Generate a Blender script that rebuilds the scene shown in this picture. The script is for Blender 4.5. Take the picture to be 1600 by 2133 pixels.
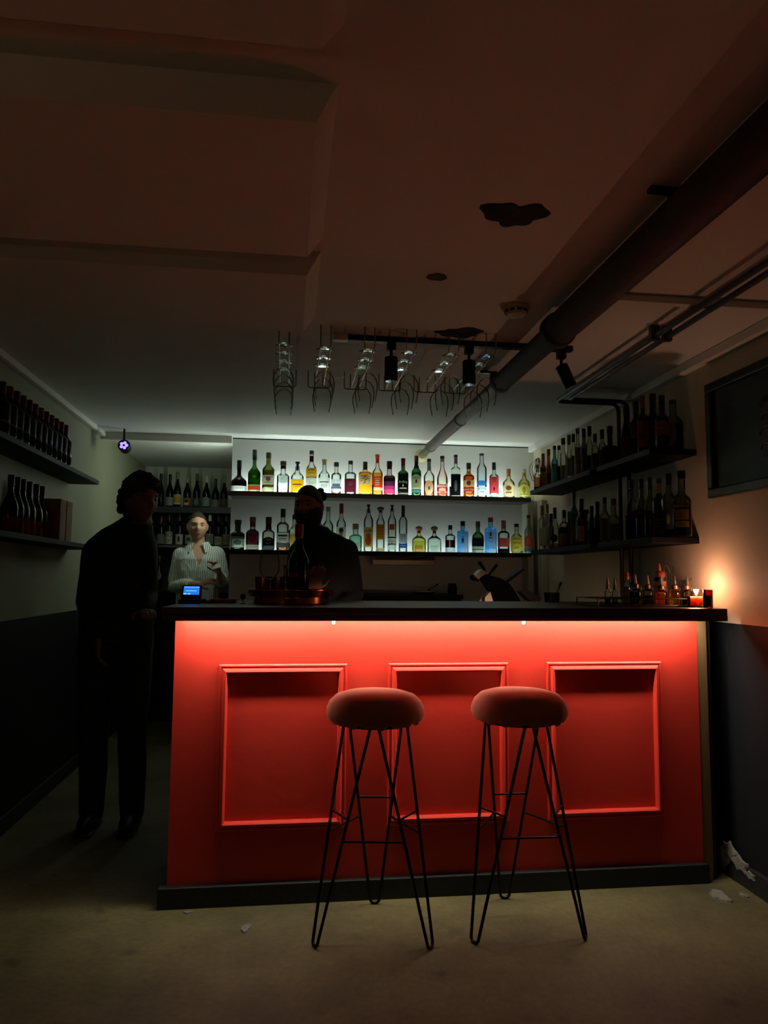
import bpy, bmesh, math, random
from mathutils import Vector, Matrix, noise
random.seed(7)
PI = math.pi
for o in list(bpy.data.objects): bpy.data.objects.remove(o)
C = bpy.context.scene.collection
SC = bpy.context.scene
# ---------------------------------------------------------------- camera
FPX, CAMZ = 1523.5, 1.25
YAW, PITCH, ROLL = [math.radians(a) for a in (7.41, 5.197, 0.461)]
Fv = Vector((math.sin(YAW)*math.cos(PITCH), math.cos(YAW)*math.cos(PITCH), math.sin(PITCH)))
R0 = Vector((math.cos(YAW), -math.sin(YAW), 0)); U0 = R0.cross(Fv)
Rv = R0*math.cos(ROLL) + U0*math.sin(ROLL); Uv = U0*math.cos(ROLL) - R0*math.sin(ROLL)
CAM = Vector((0, 0, CAMZ))
cd = bpy.data.cameras.new('camera'); cam = bpy.data.objects.new('camera', cd); C.objects.link(cam)
cd.sensor_fit = 'HORIZONTAL'; cd.sensor_width = 36; cd.lens = 36*FPX/1600; cd.clip_start = 0.02
mw = Matrix((Rv, Uv, -Fv)).transposed().to_4x4(); mw.translation = CAM; cam.matrix_world = mw
SC.camera = cam
def ray(x, y): return Fv + Rv*((x-800)/FPX) - Uv*((y-1066.5)/FPX)
def atY(x, y, Y): d = ray(x, y); return CAM + d*(Y/d.y)
def atX(x, y, X): d = ray(x, y); return CAM + d*(X/d.x)
def atZ(x, y, Z): d = ray(x, y); return CAM + d*((Z-CAMZ)/d.z)
# ---------------------------------------------------------------- world, exposure
w = bpy.data.worlds.new('night'); SC.world = w; w.use_nodes = True
w.node_tree.nodes['Background'].inputs[0].default_value = (0.02, 0.018, 0.015, 1)
w.node_tree.nodes['Background'].inputs[1].default_value = 0.0
vs = SC.view_settings
vs.view_transform = 'Standard'; vs.look = 'None'; vs.gamma = 1; vs.use_curve_mapping = False
vs.exposure = 0.0
SC.cycles.transparent_max_bounces = 40
SC.cycles.max_bounces = 8
# light strengths (room lamps, one assumed in the alcove, then the added fill candles)
BAR_LED, SHELF_LED, SHELF_LED_LOW, ASSUMED_ALCOVE_LAMP, CANDLE, FILL_CANDLE = 11., 16.5, 4.4, 15.0, 3.1, 1.2
# ---------------------------------------------------------------- materials
def lin(h):
    if isinstance(h, str):
        h = h.lstrip('#'); c = [int(h[i:i+2], 16)/255 for i in (0, 2, 4)]
        return tuple(x/12.92 if x <= .04045 else ((x+.055)/1.055)**2.4 for x in c)
    return tuple(h[:3])
MATS = {}
def newmat(key):
    m = bpy.data.materials.new(key); m.use_nodes = True
    return m, m.node_tree, m.node_tree.nodes, m.node_tree.links
def pb(key, col, rough=.6, metal=0., var=.12, vscale=8., bump=0., bscale=60., spec=.5, sheen=0., stretch=(1, 1, 1)):
    """principled, colour varied by object-space noise, optional fine bump"""
    if key in MATS: return MATS[key]
    m, t, N, L = newmat(key); b = N['Principled BSDF']; c = lin(col)
    tc = N.new('ShaderNodeTexCoord'); mp = N.new('ShaderNodeMapping'); mp.inputs['Scale'].default_value = stretch
    L.new(tc.outputs['Object'], mp.inputs[0])
    no = N.new('ShaderNodeTexNoise'); no.inputs['Scale'].default_value = vscale; no.inputs['Detail'].default_value = 4
    L.new(mp.outputs[0], no.inputs['Vector'])
    mx = N.new('ShaderNodeMixRGB'); L.new(no.outputs['Fac'], mx.inputs[0])
    mx.inputs[1].default_value = (*[x*(1-var) for x in c], 1); mx.inputs[2].default_value = (*[min(1, x*(1+var)) for x in c], 1)
    L.new(mx.outputs[0], b.inputs['Base Color'])
    b.inputs['Roughness'].default_value = rough; b.inputs['Metallic'].default_value = metal
    b.inputs['Specular IOR Level'].default_value = spec
    if sheen: b.inputs['Sheen Weight'].default_value = sheen; b.inputs['Sheen Roughness'].default_value = .4
    if bump:
        n2 = N.new('ShaderNodeTexNoise'); n2.inputs['Scale'].default_value = bscale; n2.inputs['Detail'].default_value = 5
        L.new(mp.outputs[0], n2.inputs['Vector'])
        bp = N.new('ShaderNodeBump'); bp.inputs['Strength'].default_value = bump; bp.inputs['Distance'].default_value = .01
        L.new(n2.outputs['Fac'], bp.inputs['Height']); L.new(bp.outputs[0], b.inputs['Normal'])
    MATS[key] = m; return m
def emis(key, col, s):
    if key in MATS: return MATS[key]
    m, t, N, L = newmat(key); N.remove(N['Principled BSDF'])
    e = N.new('ShaderNodeEmission'); e.inputs[0].default_value = (*lin(col), 1); e.inputs[1].default_value = s
    L.new(e.outputs[0], N['Material Output'].inputs[0]); MATS[key] = m; return m
def glass(col, refl=.9, edge=2.2, dark=.8, ior=1.42):
    """thin tinted glass: transparent, tint deepens at grazing angles, fresnel gloss"""
    key = 'glass_%s_%.1f_%.2f' % (col, edge, ior)
    if key in MATS: return MATS[key]
    m, t, N, L = newmat(key); N.remove(N['Principled BSDF']); c = tuple(x**.6 for x in lin(col))
    lw = N.new('ShaderNodeLayerWeight'); lw.inputs[0].default_value = .35
    mx = N.new('ShaderNodeMixRGB'); L.new(lw.outputs['Facing'], mx.inputs[0])
    mx.inputs[1].default_value = (*c, 1); mx.inputs[2].default_value = (*[x**edge*dark for x in c], 1)
    tr = N.new('ShaderNodeBsdfTransparent'); L.new(mx.outputs[0], tr.inputs[0])
    gl = N.new('ShaderNodeBsdfGlossy'); gl.inputs['Roughness'].default_value = .06; gl.inputs[0].default_value = (refl,)*3+(1,)
    fr = N.new('ShaderNodeFresnel'); fr.inputs[0].default_value = ior
    ms = N.new('ShaderNodeMixShader'); L.new(fr.outputs[0], ms.inputs[0]); L.new(tr.outputs[0], ms.inputs[1]); L.new(gl.outputs[0], ms.inputs[2])
    L.new(ms.outputs[0], N['Material Output'].inputs[0]); MATS[key] = m; return m
def liquid(col):
    key = 'liquid_%s' % col
    if key in MATS: return MATS[key]
    m, t, N, L = newmat(key); N.remove(N['Principled BSDF']); c = lin(col)
    lw = N.new('ShaderNodeLayerWeight'); lw.inputs[0].default_value = .3
    mx = N.new('ShaderNodeMixRGB'); L.new(lw.outputs['Facing'], mx.inputs[0])
    mx.inputs[1].default_value = (*[x**.32 for x in c], 1); mx.inputs[2].default_value = (*[x**.5 for x in c], 1)
    tr = N.new('ShaderNodeBsdfTransparent'); L.new(mx.outputs[0], tr.inputs[0])
    df = N.new('ShaderNodeBsdfTranslucent'); df.inputs[0].default_value = (*c, 1)
    ms = N.new('ShaderNodeMixShader'); ms.inputs[0].default_value = .12
    L.new(tr.outputs[0], ms.inputs[1]); L.new(df.outputs[0], ms.inputs[2])
    L.new(ms.outputs[0], N['Material Output'].inputs[0]); MATS[key] = m; return m
def paper(col, trans=.45):
    """paper label: lets part of the light behind it through"""
    key = 'paper_%s_%.2f' % (col, trans)
    if key in MATS: return MATS[key]
    m, t, N, L = newmat(key); N.remove(N['Principled BSDF']); c = lin(col)
    tc = N.new('ShaderNodeTexCoord'); no = N.new('ShaderNodeTexNoise'); no.inputs['Scale'].default_value = 90
    L.new(tc.outputs['Object'], no.inputs['Vector'])
    mx = N.new('ShaderNodeMixRGB'); L.new(no.outputs['Fac'], mx.inputs[0])
    mx.inputs[1].default_value = (*[x*.85 for x in c], 1); mx.inputs[2].default_value = (*[min(1, x*1.1) for x in c], 1)
    d = N.new('ShaderNodeBsdfDiffuse'); tl = N.new('ShaderNodeBsdfTranslucent')
    L.new(mx.outputs[0], d.inputs[0]); L.new(mx.outputs[0], tl.inputs[0])
    ms = N.new('ShaderNodeMixShader'); ms.inputs[0].default_value = trans
    L.new(d.outputs[0], ms.inputs[1]); L.new(tl.outputs[0], ms.inputs[2])
    L.new(ms.outputs[0], N['Material Output'].inputs[0]); MATS[key] = m; return m
def split_paint(key, upper, lower, zsplit, rough=.6, lowrough=.6):
    """wall painted in two colours, the edge at height zsplit"""
    m, t, N, L = newmat(key); b = N['Principled BSDF']
    tc = N.new('ShaderNodeTexCoord'); sp = N.new('ShaderNodeSeparateXYZ'); L.new(tc.outputs['Object'], sp.inputs[0])
    lt = N.new('ShaderNodeMath'); lt.operation = 'GREATER_THAN'; lt.inputs[1].default_value = zsplit; L.new(sp.outputs['Z'], lt.inputs[0])
    no = N.new('ShaderNodeTexNoise'); no.inputs['Scale'].default_value = 2.5; no.inputs['Detail'].default_value = 6; L.new(tc.outputs['Object'], no.inputs['Vector'])
    mx = N.new('ShaderNodeMixRGB'); L.new(lt.outputs[0], mx.inputs[0])
    mx.inputs[1].default_value = (*lin(lower), 1); mx.inputs[2].default_value = (*lin(upper), 1)
    hv = N.new('ShaderNodeMixRGB'); hv.blend_type = 'MULTIPLY'; hv.inputs[0].default_value = .25
    L.new(mx.outputs[0], hv.inputs[1]); L.new(no.outputs['Fac'], hv.inputs[2]); L.new(hv.outputs[0], b.inputs['Base Color'])
    b.inputs['Roughness'].default_value = rough; b.inputs['Specular IOR Level'].default_value = .25
    n2 = N.new('ShaderNodeTexNoise'); n2.inputs['Scale'].default_value = 35; n2.inputs['Detail'].default_value = 4; L.new(tc.outputs['Object'], n2.inputs['Vector'])
    bp = N.new('ShaderNodeBump'); bp.inputs['Strength'].default_value = .12; bp.inputs['Distance'].default_value = .01
    L.new(n2.outputs['Fac'], bp.inputs['Height']); L.new(bp.outputs[0], b.inputs['Normal'])
    return m
# ---------------------------------------------------------------- mesh helpers
def B(): return bmesh.new()
def box(bm, lo, hi, bev=0., mtx=None):
    x0, y0, z0 = lo; x1, y1, z1 = hi
    v = [bm.verts.new(p) for p in ((x0,y0,z0),(x1,y0,z0),(x1,y1,z0),(x0,y1,z0),(x0,y0,z1),(x1,y0,z1),(x1,y1,z1),(x0,y1,z1))]
    fs = [bm.faces.new([v[i] for i in q]) for q in ((0,3,2,1),(4,5,6,7),(0,1,5,4),(1,2,6,5),(2,3,7,6),(3,0,4,7))]
    if mtx: bmesh.ops.transform(bm, matrix=mtx, verts=v)
    if bev:
        es = list({e for f in fs for e in f.edges})
        bmesh.ops.bevel(bm, geom=es, offset=bev, segments=2, affect='EDGES', profile=.5)
    return bm
def loft(bm, rings, cap=True):
    vr = [[bm.verts.new(p) for p in r] for r in rings]; n = len(rings[0])
    for a, b in zip(vr, vr[1:]):
        for i in range(n): bm.faces.new((a[i], a[(i+1) % n], b[(i+1) % n], b[i]))
    if cap:
        bm.faces.new(vr[0][::-1]); bm.faces.new(vr[-1])
    return bm
def lathe(bm, prof, n=24, c=(0, 0, 0), cap=True):
    return loft(bm, [[(c[0]+r*math.cos(2*PI*i/n), c[1]+r*math.sin(2*PI*i/n), c[2]+z) for i in range(n)] for r, z in prof], cap)
def frame(t):
    t = t.normalized(); a = Vector((0, 0, 1)) if abs(t.z) < .9 else Vector((1, 0, 0))
    u = t.cross(a).normalized(); return u, t.cross(u).normalized()
def tube(bm, pts, r, n=8, closed_caps=True, dome=False):
    pts = [Vector(p) for p in pts]; k = len(pts); rs = r if isinstance(r, (list, tuple)) else [r]*k
    rings = []; u = None
    for i, p in enumerate(pts):
        t = (pts[min(i+1, k-1)]-pts[max(i-1, 0)]).normalized()
        if u is None: u, v = frame(t)
        else:
            u = (u - t*u.dot(t)); u = u.normalized() if u.length > 1e-6 else frame(t)[0]; v = t.cross(u)
        rings.append((p, t, u, t.cross(u), rs[i]))
    out = []
    def ring(p, u, v, rr): return [p+u*(rr*math.cos(2*PI*j/n))+v*(rr*math.sin(2*PI*j/n)) for j in range(n)]
    if dome:
        p, t, u, v, rr = rings[0]
        for a in (.95, .7, .35): out.append(ring(p-t*rr*math.sin(a*PI/2), u, v, rr*math.cos(a*PI/2)))
    for p, t, u, v, rr in rings: out.append(ring(p, u, v, rr))
    if dome:
        p, t, u, v, rr = rings[-1]
        for a in (.35, .7, .95): out.append(ring(p+t*rr*math.sin(a*PI/2), u, v, rr*math.cos(a*PI/2)))
    return loft(bm, out, closed_caps)
def bend_path(pts, rad=.04, seg=6):
    """polyline with rounded corners"""
    pts = [Vector(p) for p in pts]; out = [pts[0]]
    for a, b, c in zip(pts, pts[1:], pts[2:]):
        d1 = (a-b); d2 = (c-b); q = min(rad, d1.length*.45, d2.length*.45)
        p1 = b+d1.normalized()*q; p2 = b+d2.normalized()*q
        for i in range(seg+1):
            t = i/seg; out.append(p1*(1-t)**2+b*2*t*(1-t)+p2*t*t)
    out.append(pts[-1]); return out
def ellipsoid(bm, c, r, nu=16, nv=10, mtx=None):
    rings = []
    for j in range(1, nv):
        a = PI*j/nv
        rings.append([Vector((r[0]*math.sin(a)*math.cos(2*PI*i/nu), r[1]*math.sin(a)*math.sin(2*PI*i/nu), -r[2]*math.cos(a))) for i in range(nu)])
    M = mtx or Matrix.Identity(3); c = Vector(c)
    return loft(bm, [[c+M@p for p in ring] for ring in rings])
def mk(name, bm, mat, parent=None, smooth=True, angle=35, loc=None, rotz=0):
    bmesh.ops.recalc_face_normals(bm, faces=bm.faces[:])
    me = bpy.data.meshes.new(name); bm.to_mesh(me); bm.free()
    o = bpy.data.objects.new(name, me); C.objects.link(o); me.materials.append(mat)
    if smooth:
        for p in me.polygons: p.use_smooth = True
        try: me.set_sharp_from_angle(angle=math.radians(angle))
        except Exception: pass
    if parent: o.parent = parent
    if loc is not None: o.location = loc
    o.rotation_euler.z = rotz
    return o
def tag(o, label, cat, group=None, kind=None):
    o['label'] = label
    if cat: o['category'] = cat
    if group: o['group'] = group
    if kind: o['kind'] = kind
    return o
def struct(name, bm, mat, label=None, smooth=False):
    o = mk(name, bm, mat, None, smooth); o['kind'] = 'structure'
    if label: o['label'] = label
    return o
def thing(name, label, cat, loc=(0, 0, 0), rotz=0, group=None):
    o = bpy.data.objects.new(name, None); C.objects.link(o); o.location = loc; o.rotation_euler = (0, 0, rotz)
    o.empty_display_size = .05
    return tag(o, label, cat, group)
def part(name, bm, mat, parent, label=None, smooth=True, angle=35):
    o = mk(name, bm, mat, parent, smooth, angle)
    if label: o['label'] = label
    return o
def dup(root, loc, rotz, label, group=None):
    r = root.copy(); C.objects.link(r); r.location = loc; r.rotation_euler = (0, 0, rotz); r['label'] = label
    if group: r['group'] = group
    for ch in list(root.children):
        c = ch.copy(); C.objects.link(c); c.parent = r
        for g in ch.children:
            d = g.copy(); C.objects.link(d); d.parent = c
    return r
ORD = 'first second third fourth fifth sixth seventh eighth ninth tenth eleventh twelfth thirteenth fourteenth'.split()
TXT = {}
def text_geo(s, size):
    """flat text outline, centred: (vertices, faces)"""
    if s not in TXT:
        cu = bpy.data.curves.new('t', 'FONT'); cu.body = s; cu.size = 1; cu.align_x = 'CENTER'; cu.align_y = 'CENTER'; cu.resolution_u = 2
        o = bpy.data.objects.new('t', cu); C.objects.link(o)
        dg = bpy.context.evaluated_depsgraph_get(); me = bpy.data.meshes.new_from_object(o.evaluated_get(dg))
        TXT[s] = ([v.co.copy() for v in me.vertices], [list(p.vertices) for p in me.polygons])
        bpy.data.objects.remove(o); bpy.data.curves.remove(cu); bpy.data.meshes.remove(me)
    v, f = TXT[s]; return [p*size for p in v], f
def flat_text(name, s, size, mat, parent, M, wx=1.):
    v, f = text_geo(s, size); bm = B(); vv = [bm.verts.new(M @ Vector((p.x*wx, p.y, 0))) for p in v]
    for q in f:
        try: bm.faces.new([vv[i] for i in q])
        except ValueError: pass
    return part(name, bm, mat, parent, smooth=False)
# ================================================================ THE ROOM
XL, XR, ZC, YB, YA, YR = -1.36, 1.90, 2.29, 5.50, 7.10, -3.0
m_ceil = pb('ceiling_paint', '#dcdad2', .75, var=.08, vscale=3, bump=.15, bscale=25, spec=.2)
m_left = split_paint('left_wall_paint', '#96957c', '#08080a', 1.03)
m_right = split_paint('right_wall_paint', '#c8baa2', '#14151a', 1.07)
m_white = pb('white_wall_paint', '#cbcac5', .6, var=.05, vscale=4, bump=.08, bscale=30, spec=.3)
def concrete():
    m, t, N, L = newmat('concrete_floor'); b = N['Principled BSDF']
    tc = N.new('ShaderNodeTexCoord'); n1 = N.new('ShaderNodeTexNoise'); n1.inputs['Scale'].default_value = 1.9; n1.inputs['Detail'].default_value = 8; n1.inputs['Roughness'].default_value = .65
    n2 = N.new('ShaderNodeTexNoise'); n2.inputs['Scale'].default_value = 40; n2.inputs['Detail'].default_value = 6
    n3 = N.new('ShaderNodeTexNoise'); n3.inputs['Scale'].default_value = 5.5; n3.inputs['Detail'].default_value = 3
    for n in (n1, n2, n3): L.new(tc.outputs['Object'], n.inputs['Vector'])
    r1 = N.new('ShaderNodeValToRGB'); r1.color_ramp.elements[0].position = .3; r1.color_ramp.elements[0].color = (*lin('#3f3a24'), 1)
    r1.color_ramp.elements[1].position = .72; r1.color_ramp.elements[1].color = (*lin('#6e6640'), 1); L.new(n1.outputs['Fac'], r1.inputs[0])
    r3 = N.new('ShaderNodeValToRGB'); r3.color_ramp.elements[0].position = .27; r3.color_ramp.elements[0].color = (.25, .25, .25, 1)
    r3.color_ramp.elements[1].position = .36; r3.color_ramp.elements[1].color = (1, 1, 1, 1); L.new(n3.outputs['Fac'], r3.inputs[0])
    m1 = N.new('ShaderNodeMixRGB'); m1.blend_type = 'MULTIPLY'; m1.inputs[0].default_value = .7; L.new(r1.outputs[0], m1.inputs[1]); L.new(r3.outputs[0], m1.inputs[2])
    m2 = N.new('ShaderNodeMixRGB'); m2.blend_type = 'OVERLAY'; m2.inputs[0].default_value = .35; L.new(m1.outputs[0], m2.inputs[1]); L.new(n2.outputs['Fac'], m2.inputs[2])
    L.new(m2.outputs[0], b.inputs['Base Color']); b.inputs['Roughness'].default_value = .62
    bp = N.new('ShaderNodeBump'); bp.inputs['Strength'].default_value = .25; bp.inputs['Distance'].default_value = .01
    L.new(n2.outputs['Fac'], bp.inputs['Height']); L.new(bp.outputs[0], b.inputs['Normal']); return m
struct('floor', box(B(), (XL-.1, YR-.1, -.1), (XR+.1, YA+.1, 0)), concrete(), 'worn greenish concrete floor')
struct('ceiling', box(B(), (XL-.1, YR-.1, ZC), (XR+.1, YA+.1, ZC+.1)), m_ceil, 'low painted ceiling')
struct('wall_left', box(B(), (XL-.1, YR-.1, 0), (XL, YA+.1, ZC)), m_left, 'left wall, pale above and black below')
struct('wall_right', box(B(), (XR, YR-.1, 0), (XR+.1, YA+.1, ZC)), m_right, 'right wall, cream above and dark below')
struct('wall_rear', box(B(), (XL, YR-.1, 0), (XR, YR, ZC)), m_right, 'wall behind the photographer')
struct('wall_back', box(B(), (-.43, YB, 0), (XR, YB+.12, ZC)), m_white, 'white wall behind the bottle shelves')
struct('wall_alcove_side', box(B(), (-.43, YB+.12, 0), (-.33, YA, ZC)), m_white)
struct('wall_alcove', box(B(), (XL, YA, 0), (-.33, YA+.1, ZC)), pb('alcove_paint', '#c9ccb8', .7, var=.05), 'pale wall behind the wine rack')
# ceiling: three boxed-in panels on the left, chamfered
def ceil_panel(i, y0, y1, xr):
    bm = B(); d, c = .072, .045
    lo = [(XL, y0, ZC), (xr, y0, ZC), (xr, y1, ZC), (XL, y1, ZC)]
    hi = [(XL, y0+c*.6, ZC-d), (xr-c, y0+c*.6, ZC-d), (xr-c, y1-c*.5, ZC-d), (XL, y1-c*.5, ZC-d)]
    loft(bm, [lo, hi]); o = struct('trim_%d' % i, bm, m_ceil, 'boxed-in panel hanging below the ceiling')
ceil_panel(1, -2.6, 1.29, .085); ceil_panel(2, 1.46, 2.17, .085); ceil_panel(3, 2.26, 2.86, .085)
struct('trim_4', box(B(), (XL, 5.43, 2.235), (-.43, YB, ZC), .004), m_ceil, 'boxing along the ceiling over the alcove opening')
struct('trim_5', box(B(), (1.80, 5.36, 0), (1.845, YB, 1.86), .004), pb('post_paint', '#b9b8a8', .5), 'pale corner post')
struct('trim_6', box(B(), (1.855, 5.2, 0), (XR, 5.3, 1.84), .004), pb('post_paint', '#b9b8a8'), 'pale strip on the right wall')
struct('trim_7', box(B(), (XR-.045, YR, ZC-.045), (XR, YB, ZC), .006), m_ceil, 'boxed conduit along the right ceiling corner')
struct('trim_8', box(B(), (XL, YR, ZC-.035), (XL+.035, 5.43, ZC), .006), m_ceil, 'boxed conduit along the left ceiling corner')
struct('trim_9', box(B(), (-.43, YB-.004, ZC-.008), (XR, YB, ZC)), pb('shadow_gap', '#060606', .8), 'black strip painted as the shadow gap between back wall and ceiling')  # solid black strip stands in for the shade of a gap
struct('baseboard_right', box(B(), (XR-.02, YR, 0), (XR, 3.3, .09), .004), pb('baseboard_dark', '#16171b', .6, bump=.2, bscale=40))
struct('baseboard_left', box(B(), (XL, YR, 0), (XL+.018, 5.2, .085), .004), pb('baseboard_dark', '#16171b'))
# flaked patches on the ceiling
m_patch = pb('bare_ceiling_patch', '#1b1714', .9, var=.4, vscale=30, bump=.6, bscale=50)
def blob(name, cx, cy, z, rx, ry, mat, label, cat, seed, down=True, th=.004, n=36, lob=.3):
    bm = B(); rnd = random.Random(seed); ph = [rnd.uniform(0, 6.28) for _ in range(4)]
    def ring(s, zz): return [(cx+rx*s*(1+lob*math.sin(2*a+ph[0])*.6+lob*.5*math.sin(3*a+ph[1])+lob*.35*math.sin(7*a+ph[2]))*math.cos(a),
                              cy+ry*s*(1+lob*math.sin(2*a+ph[0])*.6+lob*.5*math.sin(3*a+ph[1])+lob*.35*math.sin(7*a+ph[2]))*math.sin(a), zz) for a in [2*PI*i/n for i in range(n)]]
    k = -1 if down else 1
    loft(bm, [ring(1, z), ring(.93, z+k*th)])
    return tag(mk(name, bm, mat), label, cat)
blob('ceiling_stain', .62, 1.94, ZC, .082, .075, m_patch, 'large dark flaked patch on the ceiling left of the fat pipe', 'patch', 3)
blob('ceiling_stain', .70, 2.95, ZC, .10, .055, m_patch, 'dark flaked patch on the ceiling just above the track rail', 'patch', 5)
blob('ceiling_stain', .49, 2.40, ZC, .033, .03, pb('filler_patch', '#5a4330', .9), 'small brown filler spot on the ceiling', 'patch', 8, lob=.12)
# plaster crumbs on floor and skirting
m_plaster = pb('plaster_crumb', '#6c6b62', .9, var=.2, vscale=40, bump=.5)
p = atZ(512, 1935, 0); blob('plaster_chip', p.x, p.y, 0, .018, .03, m_plaster, 'white plaster chip on the floor left of the stools', 'debris', 2, False, .006, 14)
p = atZ(392, 1901, 0); blob('plaster_chip', p.x, p.y, 0, .016, .012, m_plaster, 'white flake on the floor against the kick board', 'debris', 4, False, .004, 14)
p = atZ(1500, 1868, 0); blob('plaster_chip', p.x, p.y, 0, .035, .05, m_plaster, 'white plaster crumbs on the floor below the right skirting', 'debris', 6, False, .008, 18)
p = atZ(1540, 1886, 0); blob('plaster_chip', 1.83, 2.83, 0, .014, .02, m_plaster, 'small plaster crumb on the floor by the right wall', 'debris', 9, False, .005, 12)
bm = B()
for i, (yy, zz, ry, rz) in enumerate([(3.0, .115, .05, .035), (2.93, .085, .06, .03), (3.06, .06, .05, .05), (2.86, .065, .035, .015)]):
    n = 20; rnd = random.Random(i)
    ph = rnd.uniform(0, 6)
    rg = [(yy+ry*(1+.3*math.sin(3*a+ph))*math.cos(a), max(.003, zz+rz*(1+.3*math.sin(5*a+ph))*math.sin(a))) for a in [2*PI*k/n for k in range(n)]]
    loft(bm, [[(XR-.0205, y, z) for y, z in rg], [(XR-.026, yy+(y-yy)*.8, zz+(z-zz)*.8) for y, z in rg]])
tag(mk('plaster_damage', bm, m_plaster), 'pale broken plaster on the foot of the right wall', 'plaster')
# ================================================================ BAR COUNTER
BX0, BX1, BYF, BTOP, BBOT = -.435, 1.752, 2.985, 1.135, 1.083
m_red = pb('red_satin_paint', (.60, .036, .021), .42, var=.1, vscale=3, bump=.10, bscale=22, spec=.4)
m_kick = pb('black_kick', '#101216', .55, var=.2, bump=.2, bscale=40)
m_wood = pb('dark_counter_wood', '#2a1210', .38, var=.35, vscale=6, bump=.1, bscale=20, stretch=(.6, 9, 9))
bar = thing('bar_counter', 'bar counter with a red panelled front lit from under its top', 'counter')
part('front_panel', box(B(), (BX0, BYF, .075), (BX1, BYF+.03, BBOT+.024)), m_red, bar, 'red painted front panel', False)
part('side_panel', box(B(), (BX0, BYF+.03, .0), (BX0+.03, 3.70, BBOT+.024)), m_kick, bar, 'black side panel', False)
part('body', box(B(), (BX0+.03, BYF+.03, .0), (BX1, 3.70, BBOT+.024)), m_kick, bar, smooth=False)
part('kick_board', box(B(), (BX0-.03, 2.958, 0), (BX1+.01, BYF+.028, .077), .003), m_kick, bar, 'black kick board', False)
m_post = pb('bare_wood_post', '#6e5232', .6, var=.35, vscale=5, bump=.15, stretch=(8, 8, .8))
part('end_post', box(B(), (BX1, 2.987, .0), (BX1+.046, 3.06, BBOT+.024), .003), m_post, bar, 'bare wooden edge post', False)
part('end_panel', box(B(), (BX1+.046, 3.01, .0), (BX1+.075, 3.2, BBOT+.024), .003), pb('dark_post', '#2b2118', .7), bar, smooth=False)
def moulding(x0, x1, z0, z1):
    W, prof = .036, [(0, 0), (.0, .010), (.004, .013), (.009, .013), (.011, .010), (.016, .012), (.022, .021), (.028, .024), (.033, .020), (.036, .010), (.036, 0)]
    cs = [(x0, z0), (x1, z0), (x1, z1), (x0, z1)]; inn = [(1, 1), (-1, 1), (-1, -1), (1, -1)]
    for k in range(4):
        a, b = cs[k], cs[(k+1) % 4]; ia, ib = inn[k], inn[(k+1) % 4]
        bm = B()
        loft(bm, [[(a[0]+ia[0]*q, BYF-h, a[1]+ia[1]*q) for q, h in prof], [(b[0]+ib[0]*q, BYF-h, b[1]+ib[1]*q) for q, h in prof]])
        part('panel_moulding', bm, m_red, bar, smooth=False)
for x0, x1 in ((-.262, .243), (.410, .910), (1.075, 1.580)): moulding(x0, x1, .272, .908)
SYF, SYB = 2.885, 3.78
top = thing('worktop', 'thick dark wooden worktop lying on the red bar', 'counter')
bm = B(); box(bm, (-.475, SYF, BBOT+.024), (1.835, SYB, BTOP), .003); part('board', bm, m_wood, top, smooth=False)
bm = B(); box(bm, (-.475, SYF+.0, BBOT), (1.835, SYF+.02, BBOT+.024), .002); part('front_lip', bm, m_wood, top, smooth=False)
led = thing('led_strip', 'white light strip under the front edge of the bar top', 'light strip')
part('channel', box(B(), (BX0+.01, 2.906, BBOT+.020), (BX1-.005, 2.924, BBOT+.024)), pb('alu', '#a8a8a4', .35, 1.), led, smooth=False)
part('diffuser', box(B(), (BX0+.012, 2.907, BBOT+.017), (BX1-.007, 2.924, BBOT+.020)), emis('bar_led_emission', (1., .90, .74), BAR_LED*12), led, smooth=False)
m_wclip = pb('white_plastic', '#e8e6dc', .4)
for px in (695, 1091):
    q = atY(px, 1294, 2.928)
    bm = B(); tube(bm, bend_path([(q.x-.004, 2.928, BBOT+.024), (q.x-.004, 2.928, BBOT-.014), (q.x+.004, 2.928, BBOT-.014), (q.x+.004, 2.928, BBOT+.024)], .006, 4), .0025, 6)
    part('cable_clip', bm, m_wclip, led)
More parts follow.
